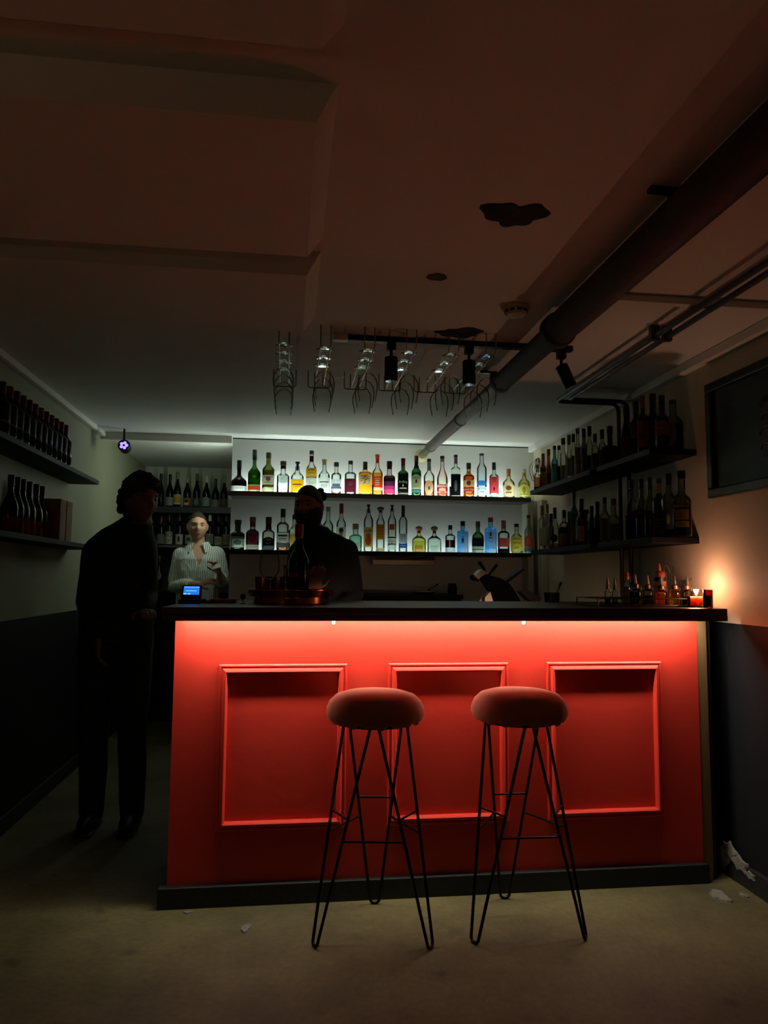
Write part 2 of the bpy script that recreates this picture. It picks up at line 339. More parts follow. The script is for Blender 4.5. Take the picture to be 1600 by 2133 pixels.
# ================================================================ STOOLS
m_steel = pb('black_steel', '#15110f', .4, .7, var=.2)
m_velvet = pb('rust_velvet', '#a8604a', .9, var=.15, vscale=14, bump=.15, bscale=300, sheen=.4)
m_velvet.node_tree.nodes['Principled BSDF'].inputs['Sheen Tint'].default_value = (.9, .5, .36, 1)
def stool(label, cx, cy, rot, wob):
    t = thing('bar_stool', label, 'stool', (cx, cy, 0), rot, 'bar stools in front of the bar')
    n = 72; prof = [(.0, .842), (.06, .8415), (.11, .838), (.145, .827), (.167, .806), (.177, .782), (.178, .762), (.171, .746)]
    rings = []
    for r, z in prof[1:]:
        rings.append([((r+.0012*math.sin(23*a+wob)*(1 if z < .8 else .2))*math.cos(a), (r+.0012*math.sin(23*a+wob)*(1 if z < .8 else .2))*math.sin(a), z) for a in [2*PI*i/n for i in range(n)]])
    hem = []
    for i in range(n):
        a = 2*PI*i/n; rr = .160+.003*math.sin(17*a+wob)+.002*math.sin(31*a); hem.append((rr*math.cos(a), rr*math.sin(a), .736+.0045*math.sin(19*a+wob)+.003*math.sin(11*a+2)))
    rings.append(hem); rings.append([(x*.9, y*.9, .75) for x, y, z in hem])
    bm = B(); loft(bm, rings); part('seat', bm, m_velvet, t, 'rust velvet cushion', angle=60)
    part('seat_plate', lathe(B(), [(.135, .728), (.14, .731), (.14, .748)], 32), m_steel, t)
    feet = [math.radians(a) for a in (210, 330, 90)]; nodes = [math.radians(a) for a in (150, 270, 30)]
    FR, NR, rr = .228, .125, .0056
    def node(i, d): a = nodes[i] + d*.11; return Vector((NR*math.cos(a), NR*math.sin(a), .735))
    # leg 0 (210): nodes 0 and 1; leg 1 (330): nodes 1 and 2; leg 2 (90): nodes 2 and 0
    ends = [(node(0, 1), node(1, -1)), (node(1, 1), node(2, -1)), (node(2, 1), node(0, -1))]
    rods = []
    for f, (p, q) in zip(feet, ends):
        base = Vector((FR*math.cos(f), FR*math.sin(f), rr)); tg = Vector((-math.sin(f), math.cos(f), 0))
        s = 1 if (q-p).dot(tg) > 0 else -1
        b1, b2 = base - tg*s*.017, base + tg*s*.017
        bm = B(); tube(bm, bend_path([p, b1+(p-b1).normalized()*.0, b2, q], .03, 6), rr, 8); part('leg', bm, m_steel, t)
        rods.append(((p, b1), (q, b2)))
    def on(rod, z): p, b = rod; k = (z-b.z)/(p.z-b.z); return b+(p-b)*k
    z1, z2 = .425, .352
    pairs = [(rods[i][0], rods[i][1], z1) for i in range(3)] + [(rods[0][1], rods[1][0], z2), (rods[1][1], rods[2][0], z2), (rods[2][1], rods[0][0], z2)]
    for a, b, z in pairs:
        bm = B(); tube(bm, [on(a, z), on(b, z)], .0042, 8); part('brace', bm, m_steel, t)
    return t
stool('rust velvet bar stool on black hairpin legs, the left of the two', .325, 2.70, math.radians(-8), 0.)
stool('rust velvet bar stool on black hairpin legs, the right of the two', .862, 2.685, math.radians(-2), 2.)
# ================================================================ SHELVES
m_shelf = pb('grey_brown_shelf', '#4a443c', .5, var=.15, vscale=6)
m_black = pb('black_board', '#0a0a0d', .6, var=.25, vscale=6, spec=.15)
def shelf(label, lo, hi, mat):
    t = thing('wall_shelf', label, 'shelf'); part('board', box(B(), lo, hi, .002), mat, t, smooth=False); return t
def led_bar(label, lo, hi, mat):
    t = thing('led_strip', label, 'light strip')
    part('channel', box(B(), (lo[0], lo[1], lo[2]), (hi[0], hi[1], lo[2]+.002)), MATS['alu'], t, smooth=False)
    part('diffuser', box(B(), (lo[0]+.002, lo[1]+.002, lo[2]+.002), (hi[0]-.002, hi[1]-.002, hi[2])), mat, t, smooth=False); return t
YS = 5.275
SU = atY(800, 1029.5, YS).z; SL = atY(800, 1148.5, YS).z       # tops of the two back shelves
for nm_, zt, th, mm in (('grey-brown upper', SU, .034, m_shelf), ('black lower', SL, .026, m_black)):
    t = shelf(nm_+' shelf across the white back wall', (-.435, YS+.008, zt-th), (1.80, YB, zt-.010), mm)
    part('front_lip', box(B(), (-.435, YS, zt-th), (1.80, YS+.008, zt), .001), mm, t, smooth=False)
SU -= .010; SL -= .010
led_bar('glowing strip behind the bottles of the upper back shelf', (-.40, 5.430, SU), (1.72, 5.444, SU+.007), emis('shelf_led', (.80, 1., .93), SHELF_LED*5))
led_bar('glowing strip behind the front lip of the upper back shelf', (-.42, 5.285, SU), (1.78, 5.295, SU+.006), emis('shelf_led_front', (.82, 1., .93), SHELF_LED*2.2))
led_bar('dimmer glowing strip behind the front lip of the lower back shelf', (-.42, 5.285, SL), (1.78, 5.295, SL+.006), emis('shelf_led_front_low', (.80, 1., .95), SHELF_LED_LOW*2.2))
led_bar('dimmer glowing strip behind the bottles of the lower back shelf', (-.40, 5.430, SL), (1.72, 5.444, SL+.007), emis('shelf_led_low', (.78, 1., .95), SHELF_LED_LOW*5))
RU, RL_ = 1.868, 1.452
for nm_, zt in (('upper', RU), ('lower', RL_)):
    shelf('black %s shelf on the right wall, nearer board' % nm_, (1.665, 3.19, zt-.028), (XR, 3.79, zt), m_black)
    shelf('black %s shelf on the right wall, farther board' % nm_, (1.665, 3.878, zt-.028), (XR, 4.90, zt), m_black)
LU, LL = 1.846, 1.438
shelf('black upper shelf on the left wall', (XL, 1.2, LU-.026), (-1.185, 4.74, LU), m_black)
shelf('black lower shelf on the left wall', (XL, 1.2, LL-.026), (-1.185, 4.76, LL), m_black)
# ================================================================ BOTTLES
#ENDPART1
SHAPES = {  # shoulder start, shoulder end (fractions of height), neck radius, squareness, depth ratio, shoulder power
 'cognac': (.34, .58, .26, 2, .75, 1.), 'swell': (.45, .66, .30, 2, .8, 1.), 'wine': (.60, .76, .36, 2, 1, 1.), 'burg': (.44, .76, .36, 2, 1, 1.),
 'std': (.60, .72, .36, 2, 1, .8), 'tall': (.58, .74, .38, 2, 1, 1.), 'round': (.50, .72, .34, 2, .9, .7), 'sq': (.64, .74, .36, 6, .8, .6),
 'patron': (.46, .70, .26, 5, .9, .8), 'pot': (.52, .66, .42, 2, .85, .7), 'jug': (.45, .56, .3, 3, .9, .6), 'slim': (.66, .82, .42, 2, 1, 1.)}
def sup(a, e):
    c, s = math.cos(a), math.sin(a)
    if e == 2: return 1.
    return (abs(c)**e+abs(s)**e)**(-1/e)
class Bot:
    def __init__(s, H, W, shape): s.H, s.R = H, W/2; s.s0, s.s1, s.nr, s.e, s.dr, s.pw = SHAPES[shape]
    def rad(s, z):
        f = z/s.H
        if f < .015: return s.R*(.93+.07*f/.015)
        if f <= s.s0: return s.R
        nr = max(s.nr, .0105/s.R)
        if f < s.s1: t = ((f-s.s0)/(s.s1-s.s0)); return s.R*(nr+(1-nr)*(.5*(1+math.cos(PI*t**(1/s.pw if s.pw < 1 else 1)))))
        return s.R*nr
    def pt(s, a, z, k=1.):
        """a measured from the front (-Y)"""
        f = z/s.H; e = s.e if f < s.s0 else 2+(s.e-2)*max(0, 1-(f-s.s0)/(s.s1-s.s0)); dr = s.dr if f < s.s0 else 1+(s.dr-1)*max(0, 1-(f-s.s0)/(s.s1-s.s0))
        r = s.rad(z)*k*min(sup(a, e), 1.28); return (r*math.sin(a), -r*math.cos(a)*dr, z)
    def zs(s): return [0, .006*s.H, .015*s.H, .3*s.H, s.s0*s.H]+[(s.s0+(s.s1-s.s0)*i/8)*s.H for i in range(1, 9)]
    def solid(s, z0, z1, k, n=22):
        zz = [z0]+[z for z in s.zs() if z0+1e-4 < z < z1-1e-4]+[z1]
        return loft(B(), [[s.pt(2*PI*i/n, z, k) for i in range(n)] for z in zz])
    def patch(s, z0, z1, a0, a1, k=1.02, shape='rect', n=12, m=5):
        bm = B(); g = []
        if shape == 'rect':
            for j in range(m+1): g.append([bm.verts.new(s.pt(a0+(a1-a0)*i/n, z0+(z1-z0)*j/m, k)) for i in range(n+1)])
        elif shape == 'arch':
            for j in range(m+1): g.append([bm.verts.new(s.pt(a0+(a1-a0)*i/n, z0+(z1-z0)*j/m*(.72+.28*math.sin(PI*i/n)), k)) for i in range(n+1)])
        elif shape == 'slant':
            for j in range(m+1): g.append([bm.verts.new(s.pt(a0+(a1-a0)*i/n, z0+(z1-z0)*j/m*(.55+.45*i/n+.12*math.sin(2*PI*i/n)), k)) for i in range(n+1)])
        else:
            ca, cz, ra, rz = (a0+a1)/2, (z0+z1)/2, (a1-a0)/2, (z1-z0)/2
            for j in range(4): g.append([bm.verts.new(s.pt(ca+ra*max(.02, j/3)*math.cos(2*PI*i/20), cz+rz*max(.02, j/3)*math.sin(2*PI*i/20), k)) for i in range(21)])
        for a, b in zip(g, g[1:]):
            for i in range(len(a)-1): bm.faces.new((a[i], a[i+1], b[i+1], b[i]))
        return bm
    def text(s, t, zc, size, k=1.035, wx=1.):
        v, f = text_geo(t, size); bm = B()
        vv = [bm.verts.new(s.pt((p.x*wx)/s.rad(zc), zc+p.y, k)) for p in v]
        for q in f:
            try: bm.faces.new([vv[i] for i in q])
            except ValueError: pass
        return bm
m_plast = lambda c: pb('cap_%s' % c, c, .4, var=.1)
def bottle(label, loc, rotz, H, W, shape='std', gl='#eef4f0', liq=None, lev=.5, cap='#111111', caph=.10, capw=1.15, labels=(), neck=None, cat='bottle', group=None, name='liquor_bottle', stopper=None, opaque=None):
    """labels: (z0, z1, half-angle degrees, colour, shape, [texts (string, z, size, colour, xscale)])"""
    t = thing(name, label, cat, loc, rotz, group); b = Bot(H, W, shape); hc = H*(1-caph)
    part('glass', b.solid(0, hc if stopper is None else H*(1-caph*.55), 1.), opaque or glass(gl), t, angle=50)
    if liq: part('liquid', b.solid(.012*H, lev*H, .94), liquid(liq), t, angle=50)
    nr = b.rad(hc)*capw; cz = H-hc
    if stopper == 'T':
        prof = [(nr*.72, hc), (nr*.72, hc+cz*.75), (nr*1.25, hc+cz*.78), (nr*1.25, H)]
    elif stopper == 'ball':
        prof = [(nr*.8, hc), (nr*.8, hc+cz*.3)]+[(nr*1.75*math.sin(a)+.001, hc+cz*.66-cz*.36*math.cos(a)) for a in (.5, 1., 1.57, 2.1, 2.6, 3.0)]
    elif stopper == 'flare': prof = [(nr*.8, hc), (nr*1.15, H-.004), (nr*1.1, H)]
    else: prof = [(nr, hc-.002), (nr, H-.002), (nr*.93, H)]
    part('cap', lathe(B(), prof, 18), m_plast(cap), t)
    if neck: part('neck_band', b.patch(neck[0]*H, neck[1]*H, -PI*.98, PI*.98, 1.03, 'rect', 18, 2), paper(neck[2], .25), t)
    for L in labels:
        z0, z1, ha, col = L[:4]; shp = L[4] if len(L) > 4 else 'rect'; a = math.radians(ha); off = math.radians(L[6]) if len(L) > 6 else 0
        k = L[7] if len(L) > 7 else 1.02
        lo = part('label', b.patch(z0*H, z1*H, off-a, off+a, k, shp), paper(col), t)
        for tx in (L[5] if len(L) > 5 and L[5] else []):
            if tx[0] == '-':   # a line of print too small to read
                part('print', b.patch(tx[1]*H-tx[2]*H/2, tx[1]*H+tx[2]*H/2, -a*tx[4], a*tx[4], k+.012, 'rect', 8, 1), paper(tx[3], .3), lo, smooth=False)
            elif tx[0] == 'o':
                part('emblem', b.patch((tx[1]-tx[2])*H, (tx[1]+tx[2])*H, -a*tx[4], a*tx[4], k+.012, 'oval'), paper(tx[3], .3), lo)
            else: part('lettering', b.text(tx[0], tx[1]*H, tx[2]*H, k+.015, tx[4] if len(tx) > 4 else 1.), paper(tx[3], .2), lo, smooth=False)
    return t
def ln(*zs, col='#55554e', h=.012, w=.6): return [('-', z, h, col, w) for z in zs]
# ---- back shelf rows: (centre px, top px, width px, description, options)
CL = '#e9f2ee'
GU, GL_ = 'spirit bottles on the upper back shelf', 'spirit bottles on the lower back shelf'
ROW1 = [
 (499, 959, 32, 'squat near-black cognac bottle with a white foot label', dict(shape='cognac', gl='#2a2320', liq='#1c100c', lev=.5, cap='#0c0c0e', caph=.26, labels=[(.05, .22, 85, '#e4e0d8', 'rect', ln(.15, col='#8a8578', w=.3)), (.40, .48, 16, '#b49a58', 'oval')])),
 (531, 937, 26, 'tall green cognac bottle with a red band label', dict(shape='swell', gl='#4f8a3a', liq='#2f5a1c', lev=.55, cap='#16301a', caph=.22, labels=[(.08, .155, 80, '#d8482f', 'rect', ln(.12, col='#7c1a10', w=.5)), (.165, .205, 75, '#9a8446'), (.06, .078, 70, '#d8cfa0'), (.35, .42, 18, '#6f7a3a', 'oval')])),
 (560, 943, 25, 'olive green wine-shaped bottle with a cream label and a crest', dict(shape='tall', gl='#8a8f30', liq='#6a6818', lev=.56, cap='#4a4a28', caph=.12, labels=[(.22, .45, 82, '#dcd8c4', 'rect', [('o', .35, .05, '#a0584a', .28)]+ln(.26, .40, w=.5)), (.02, .20, 70, '#d8d6b0', 'slant', None)])),
 (590.5, 961, 26, 'clear squarish bottle with a brown cap and a red wax seal', dict(shape='pot', gl=CL, cap='#5c2a1c', caph=.11, neck=(.78, .86, '#4e1414'), labels=[(.53, .66, 14, '#9c2a28', 'oval', None, 52), (.30, .56, 42, '#c9d4cc', 'oval', ln(.42, .47, .37, col='#9aa49c', w=.6))])),
 (620, 962, 27, 'clear bottle with a black T-stopper and an amber-yellow label', dict(shape='round', gl=CL, cap='#0e0e10', caph=.26, stopper='T', capw=.8, labels=[(.08, .46, 82, '#f0b018', 'rect', ln(.30, col='#5a3c08', h=.03, w=.5)+ln(.24, col='#7a5a10', w=.3))])),
 (649.5, 939, 22, 'tall clear tequila bottle with a dark red neck and yellow label', dict(shape='tall', gl=CL, cap='#141210', caph=.07, neck=(.75, .88, '#4a1818'), labels=[(.40, .60, 80, '#e8b840', 'rect', [('CAMPECA', .55, .055, '#5a3010', .8)]+ln(.49, col='#a87820', w=.5)), (.385, .405, 80, '#8a3414'), (.05, .38, 80, '#d4d8cc', 'rect', ln(.28, .25, col='#9aa090', w=.4))])),
 (676, 957, 24, 'clear rounded bottle with a pale cork stopper and tall white label', dict(shape='round', gl=CL, cap='#b09a64', caph=.15, stopper='flare', labels=[(.06, .48, 82, '#e6ece4', 'rect', ln(.36, h=.03, w=.6)+ln(.30, .26, .22, w=.4))])),
 (701, 963, 21, 'small clear bottle with a white label and blue band', dict(shape='std', gl=CL, liq='#b06428', lev=.10, cap='#1c1812', caph=.12, capw=1.4, labels=[(.12, .48, 80, '#e2e6e8', 'rect', ln(.33, .29, col='#2c3a5c', h=.03, w=.6)), (.20, .27, 80, '#6a7ca8', 'rect', None, 0, 1.035)])),
 (730.5, 960, 24, 'clear bottle with a maroon label', dict(shape='std', gl=CL, cap='#101014', caph=.09, labels=[(.09, .48, 82, '#5e1c2c', 'rect', [('o', .34, .07, '#7c4048', .3)])])),
 (761, 962, 27, 'square yellow whisky bottle with a white label bearing a brush character', dict(shape='sq', gl='#f2e6b0', liq='#e8b020', lev=.68, cap='#0f0f12', caph=.22, capw=1.0, labels=[(.34, .60, 55, '#e9e6da', 'rect', [('季', .47, .26, '#15130f', 1.), ('-', .55, .014, '#55554e', .5)], -3)])),
 (786.5, 947, 23, 'bottle with a flared orange stopper and an orange label', dict(shape='round', gl='#f0ead8', liq='#d88a14', lev=.56, cap='#d8501c', caph=.20, stopper='flare', capw=1.1, labels=[(.22, .47, 80, '#e0581e', 'rect', [('-', .42, .02, '#f4e4d0', .35), ('-', .37, .03, '#f4e4d0', .25), ('-', .32, .03, '#f4e4d0', .3), ('-', .27, .02, '#f4e4d0', .25)]), (.14, .21, 76, '#eee6d4')])),
 (811.5, 961, 24, 'bottle fading from dark purple to bright pink', dict(shape='pot', gl='#d8c8cc', liq='#c83c30', lev=.10, cap='#1a1214', caph=.14, neck=(.79, .86, '#3c1c28'), labels=[(.08, .20, 80, '#e8508c', 'rect', None), (.20, .30, 82, '#b83c78'), (.30, .42, 83, '#5c2848'), (.42, .58, 84, '#241422', 'rect', ln(.54, col='#6a4c30', h=.03, w=.7))])),
 (840, 955, 23, 'dark green whisky bottle with a bulged neck and a black label', dict(shape='std', gl='#3c6a34', liq='#1c3a1c', lev=.6, cap='#141414', caph=.07, neck=(.82, .93, '#8a2018'), labels=[(.14, .44, 78, '#1c1612', 'rect', [('Ardbeg', .385, .085, '#e0ded4', .9), ('o', .29, .03, '#c8c4b8', .1), ('-', .22, .03, '#b8b4a4', .5)]), (.05, .12, 76, '#4a443c', 'rect', ln(.085, col='#c8c4b8', w=.8))])),
 (867.5, 949.5, 21, 'bright green whiskey bottle with a cream label and dark red capsule', dict(shape='wine', gl='#3f9a48', liq='#2a8030', lev=.6, cap='#4a1420', caph=.13, neck=(.70, .86, '#2c2a20'), labels=[(.19, .54, 80, '#e8e2c0', 'arch', [('JAMESON', .455, .075, '#24301c', .8), ('o', .38, .045, '#7c1a14', .14)]+ln(.335, .29, .25, col='#8a8468', w=.4)), (.11, .175, 80, '#6c9ab0')])),
 (894, 956, 23, 'bourbon bottle with an oval cream label', dict(shape='round', gl=CL, liq='#b8441c', lev=.42, cap='#2c3028', caph=.07, neck=(.70, .92, '#8a9488'), labels=[(.08, .44, 52, '#ece2b4', 'oval', [('o', .24, .05, '#5c7a5c', .2)])])),
 (921.5, 950, 23, 'clear bottle of red liquor with white printed lettering', dict(shape='burg', gl='#f0e8e0', liq='#e04a28', lev=.32, cap='#14110c', caph=.05, neck=(.87, .94, '#8a7c50'), labels=[(.25, .35, 60, '#f0ece8', 'slant', [('-', .30, .012, '#d84a30', .7)]), (.16, .23, 40, '#f0ece8', 'arch', None), (.12, .15, 20, '#f0ece8', 'rect', None, -35), (.12, .15, 15, '#f0ece8', 'rect', None, 40)])),
 (949.5, 947.5, 20, 'bottle with a tall black label and a grey feather', dict(shape='sq', gl=CL, cap='#16181a', caph=.05, neck=(.80, .93, '#6c7068'), labels=[(.06, .55, 72, '#121214', 'rect', [('o', .28, .13, '#6a6c6c', .22)])])),
 (976.5, 964.5, 24, 'amber bourbon bottle with a torn cream label and a bison', dict(shape='std', gl='#e8b070', liq='#c86420', lev=.64, cap='#14120e', caph=.16, neck=(.70, .76, '#b08a30'), labels=[(.32, .56, 82, '#e6dca8', 'slant', [('o', .42, .07, '#6a5030', .25)]), (.12, .30, 60, '#b04c18', 'rect', [('BUFFALO TRACE', .24, .058, '#f2ece0', .8), ('-', .17, .02, '#f0e8d8', .5)])])),
 (1003.5, 945, 21, 'tall frosted vodka bottle with a blue picture', dict(shape='slim', gl='#dceaf0', cap='#2c3234', caph=.035, labels=[(.28, .40, 70, '#4a90d8', 'oval', None), (.08, .26, 72, '#dfe8ea', 'rect', [('GREY GOOSE', .215, .045, '#3c5878', .8)]+ln(.15, w=.4))])),
 (1029, 963.5, 20, 'clear bottle with a pink-red label and black cap', dict(shape='std', gl=CL, cap='#121418', caph=.19, labels=[(.16, .60, 66, '#e04c54', 'rect', [('EAST', .54, .06, '#5c1c24', .8), ('LINE', .47, .06, '#5c1c24', .8), ('o', .27, .05, '#502428', .15)], 8), (.03, .14, 74, '#d8dcd8', 'rect', ln(.08, w=.7))])),
 (1059.5, 977, 25, 'small cream-coloured bottle with an orange cap and brown print', dict(shape='round', gl='#f0e6c8', liq='#c07428', lev=.10, cap='#c87c34', caph=.10, neck=(.76, .88, '#c89868'), labels=[(.11, .52, 80, '#ece0b8', 'arch', [('o', .36, .08, '#8a6440', .35), ('-', .22, .05, '#9a7850', .35)])])),
 (1091.5, 977, 25, 'small bottle of pale yellow liquor with a glass stopper', dict(shape='round', gl='#f0f0b0', liq='#e0d870', lev=.55, cap='#c8ccb8', caph=.12, neck=(.76, .88, '#c8bc40'), labels=[(.10, .48, 78, '#e8e088', 'arch', [('o', .30, .12, '#a8a040', .22), ('-', .17, .04, '#b0a850', .5)])])),
]
ROW2 = [
 (496, 1083, 29, 'dark green gin bottle with a pale picture label', dict(shape='pot', gl='#2e4430', liq='#1a2c1e', lev=.6, cap='#16180f', caph=.14, labels=[(.12, .40, 62, '#bcd4bc', 'rect', [('o', .28, .08, '#5c7a64', .5), ('-', .16, .03, '#eef8ee', .7)], 6), (.42, .46, 62, '#70806c')])),
 (527, 1077, 27, 'dark purple rum bottle with a cream foot label', dict(shape='pot', gl='#c8bcb4', liq='#34142a', lev=.64, cap='#6c4c30', caph=.12, neck=(.72, .86, '#8a4428'), labels=[(.06, .19, 74, '#d8d4b8', 'rect', ln(.12, w=.5)), (.24, .46, 26, '#8a2030', 'oval')])),
 (560, 1077, 26, 'whiskey bottle with an arched black label and black neck', dict(shape='pot', gl='#c0c0b4', liq='#3c2c1c', lev=.3, cap='#24221a', caph=.18, neck=(.64, .84, '#1a1a1a'), labels=[(.05, .42, 66, '#16181c', 'arch', [('OLD', .34, .07, '#8c8c88', 1.), ('No.7', .24, .07, '#8a6050', .9)]+ln(.15, .11, .07, col='#7c8894', h=.02, w=.8))])),
 (590, 1060, 25, 'clear whiskey bottle with a white label and dark cap', dict(shape='std', gl='#dfe4dc', liq='#a85c28', lev=.10, cap='#16181a', caph=.19, labels=[(.22, .44, 80, '#b8bcb4', 'rect', [('-', .37, .04, '#34342e', .6), ('-', .30, .02, '#6a6a60', .5)]), (.10, .21, 80, '#5c6468'), (.44, .455, 80, '#2c2c28')])),
 (614, 1072, 24, 'bottle with an oval gold label half hidden by the bearded man', dict(shape='round', gl='#d8d8cc', cap='#2c2418', caph=.12, labels=[(.12, .5, 55, '#c8a450', 'oval')])),
 (684, 1056, 22, 'pale green clear bottle just right of the bearded man\'s head', dict(shape='tall', gl='#d4e4d4', cap='#8a9480', caph=.10, labels=[(.15, .4, 60, '#c4ccb8')])),
 (711.5, 1049, 20, 'tall clear bottle with a long red stopper', dict(shape='tall', gl='#e4eae2', cap='#8a2c20', caph=.20, labels=[(.18, .52, 66, '#c8ccc0', 'rect', [('o', .45, .05, '#3c3c38', .4), ('o', .36, .05, '#b08850', .3)])])),
 (741, 1091, 27, 'squat mint-green gin bottle with a cork', dict(shape='pot', gl='#c0e4d4', liq='#b8dccc', lev=.58, cap='#8a6a40', caph=.18, labels=[(.10, .36, 40, '#b4b8a0', 'rect', None, 10)])),
 (768, 1051, 20, 'tall clear bottle with an orange patterned label', dict(shape='slim', gl='#e8ece4', cap='#121214', caph=.18, stopper='T', capw=.7, labels=[(.12, .53, 74, '#c49c5c', 'rect', [('AMARO', .445, .085, '#2c2418', .75), ('o', .25, .10, '#b0502c', .5), ('o', .35, .05, '#a86030', .4)])])),
 (793, 1056, 18, 'tall clear bottle with a black ball stopper and ochre label', dict(shape='slim', gl='#e4ece6', cap='#1c1820', caph=.12, stopper='ball', labels=[(.29, .62, 78, '#b0742c', 'rect', ln(.55, .48, .41, .35, col='#7c4c18', w=.6)), (.03, .11, 70, '#c8b890')])),
 (817, 1052, 18, 'tall clear mezcal bottle with black and white lettering', dict(shape='slim', gl='#e4ece6', cap='#1a1c1c', caph=.13, stopper='T', capw=.8, labels=[(.16, .35, 80, '#d8dcd4', 'rect', [('Alipús', .25, .12, '#141414', .8), ('-', .325, .03, '#141414', .95), ('-', .185, .025, '#141414', .9)]), (.48, .60, 34, '#a8442c'), (.36, .47, 10, '#d0b088'), (.06, .15, 76, '#dce8e4')])),
 (840, 1053, 18, 'tall clear bottle with a thin dark stopper and blue label', dict(shape='slim', gl='#e0eaec', cap='#202428', caph=.24, capw=.7, labels=[(.11, .20, 78, '#34549c', 'rect', ln(.155, col='#8ca8d8', w=.6)), (.21, .41, 74, '#b4bcc0', 'rect', ln(.38, .34, .30, .25, col='#6c7880', w=.6)), (.50, .56, 26, '#e0e8e8')])),
 (873, 1096, 29, 'squat yellow tequila bottle with an orange ball cork', dict(shape='patron', gl='#eef0b0', liq='#c8c040', lev=.46, cap='#a04c24', caph=.26, stopper='ball', labels=[(.06, .30, 30, '#c8b048', 'rect', [('-', .12, .08, '#f0b088', .7)])])),
 (905, 1096, 29, 'squat clear tequila bottle with a brown ball cork', dict(shape='patron', gl='#dcece4', cap='#6c4c30', caph=.26, stopper='ball', labels=[(.06, .3, 28, '#cfe0d4')])),
 (938, 1094, 21, 'clear bottle with a black striped label over a white foot', dict(shape='std', gl='#e4eeee', cap='#121214', caph=.15, labels=[(.22, .48, 30, '#181412', 'rect', None, -42), (.22, .48, 32, '#181412', 'rect', None, 40), (.22, .48, 9, '#6c3c34', 'rect', None, 2), (.02, .21, 78, '#e0ecf0')])),
 (964, 1085.5, 24, 'square blue gin bottle with a black cap', dict(shape='sq', gl='#9cdcfa', liq='#6cc0f4', lev=.66, cap='#141418', caph=.14, labels=[(.02, .62, 30, '#c8d8e8', 'rect', [('o', .42, .08, '#3c5890', .45), ('-', .53, .02, '#5c6c90', .6), ('-', .33, .015, '#6c7ca0', .6)], 10)])),
 (995.5, 1086, 25, 'green bottle with a navy label and white foot band', dict(shape='round', gl='#5c8c50', liq='#2c5030', lev=.5, cap='#4c4a30', caph=.16, labels=[(.24, .46, 82, '#142034', 'rect', ln(.36, col='#4c4854', w=.5)), (.15, .235, 82, '#c8e0d4'), (.03, .13, 72, '#dcf4e4')])),
 (1022, 1078, 26, 'square blue gin bottle with a brown cap, the taller of the two', dict(shape='sq', gl='#9cdcfa', liq='#6cc0f4', lev=.60, cap='#7c4828', caph=.12, labels=[(.20, .64, 28, '#c8d8e8', 'rect', [('o', .54, .06, '#4c4868', .4), ('-', .44, .03, '#6c6c90', .6), ('-', .34, .015, '#6c7ca0', .6)], 12), (.02, .15, 28, '#e0f0f0', 'rect', None, 12)])),
 (1049, 1084, 25, 'clear bottle with a coral label and coral cap', dict(shape='std', gl='#dfe4e0', liq='#3c1c28', lev=.16, cap='#b0502c', caph=.24, labels=[(.22, .48, 80, '#d05a58', 'rect', ln(.42, .36, col='#b03c40', w=.5)), (.02, .17, 76, '#201c24')])),
 (1076, 1091, 25, 'clear bottle with a yellow label and black cap', dict(shape='round', gl='#eeeec8', liq='#e8e4a0', lev=.3, cap='#141410', caph=.10, labels=[(.13, .57, 78, '#e8d860', 'rect', [('TAPATIO', .37, .085, '#4c4a20', .8), ('-', .50, .03, '#a89830', .5), ('-', .22, .10, '#c0b040', .3)])])),
 (1101, 1073.5, 19, 'tall clear bottle with an orange and blue pointed label', dict(shape='tall', gl='#eceee0', cap='#1c1610', caph=.06, labels=[(.20, .48, 76, '#d0603c', 'arch', ln(.38, .33, .28, col='#e08858', w=.5)), (.08, .22, 76, '#5c6c94', 'slant')])),
]
YBOT = 5.365
for row, zz, grp, where in ((ROW1, SU, GU, 'upper back shelf'), (ROW2, SL, GL_, 'lower back shelf')):
    for px, py, wpx, d, kw in row:
        q = atY(px, py, YBOT); H = q.z-zz; W = wpx/FPX*(YBOT*1.005)
        bottle(d+', '+where, (q.x, YBOT, zz), math.atan2(-q.x, YBOT)*-1*-1, H, W, group=grp, **kw)
# small black cards standing between bottles of the upper shelf
for px, d in ((776, 'thin black card leaning between the yellow and orange bottles'), (937, 'thin black card beside the feather label bottle')):
    q = atY(px, 1005, 5.33); bm = B(); box(bm, (-.006, -.001, 0), (.006, .001, .085)); tag(mk('price_card', bm, m_black, loc=(q.x, 5.315, SU)), d+' on the upper shelf', 'card')
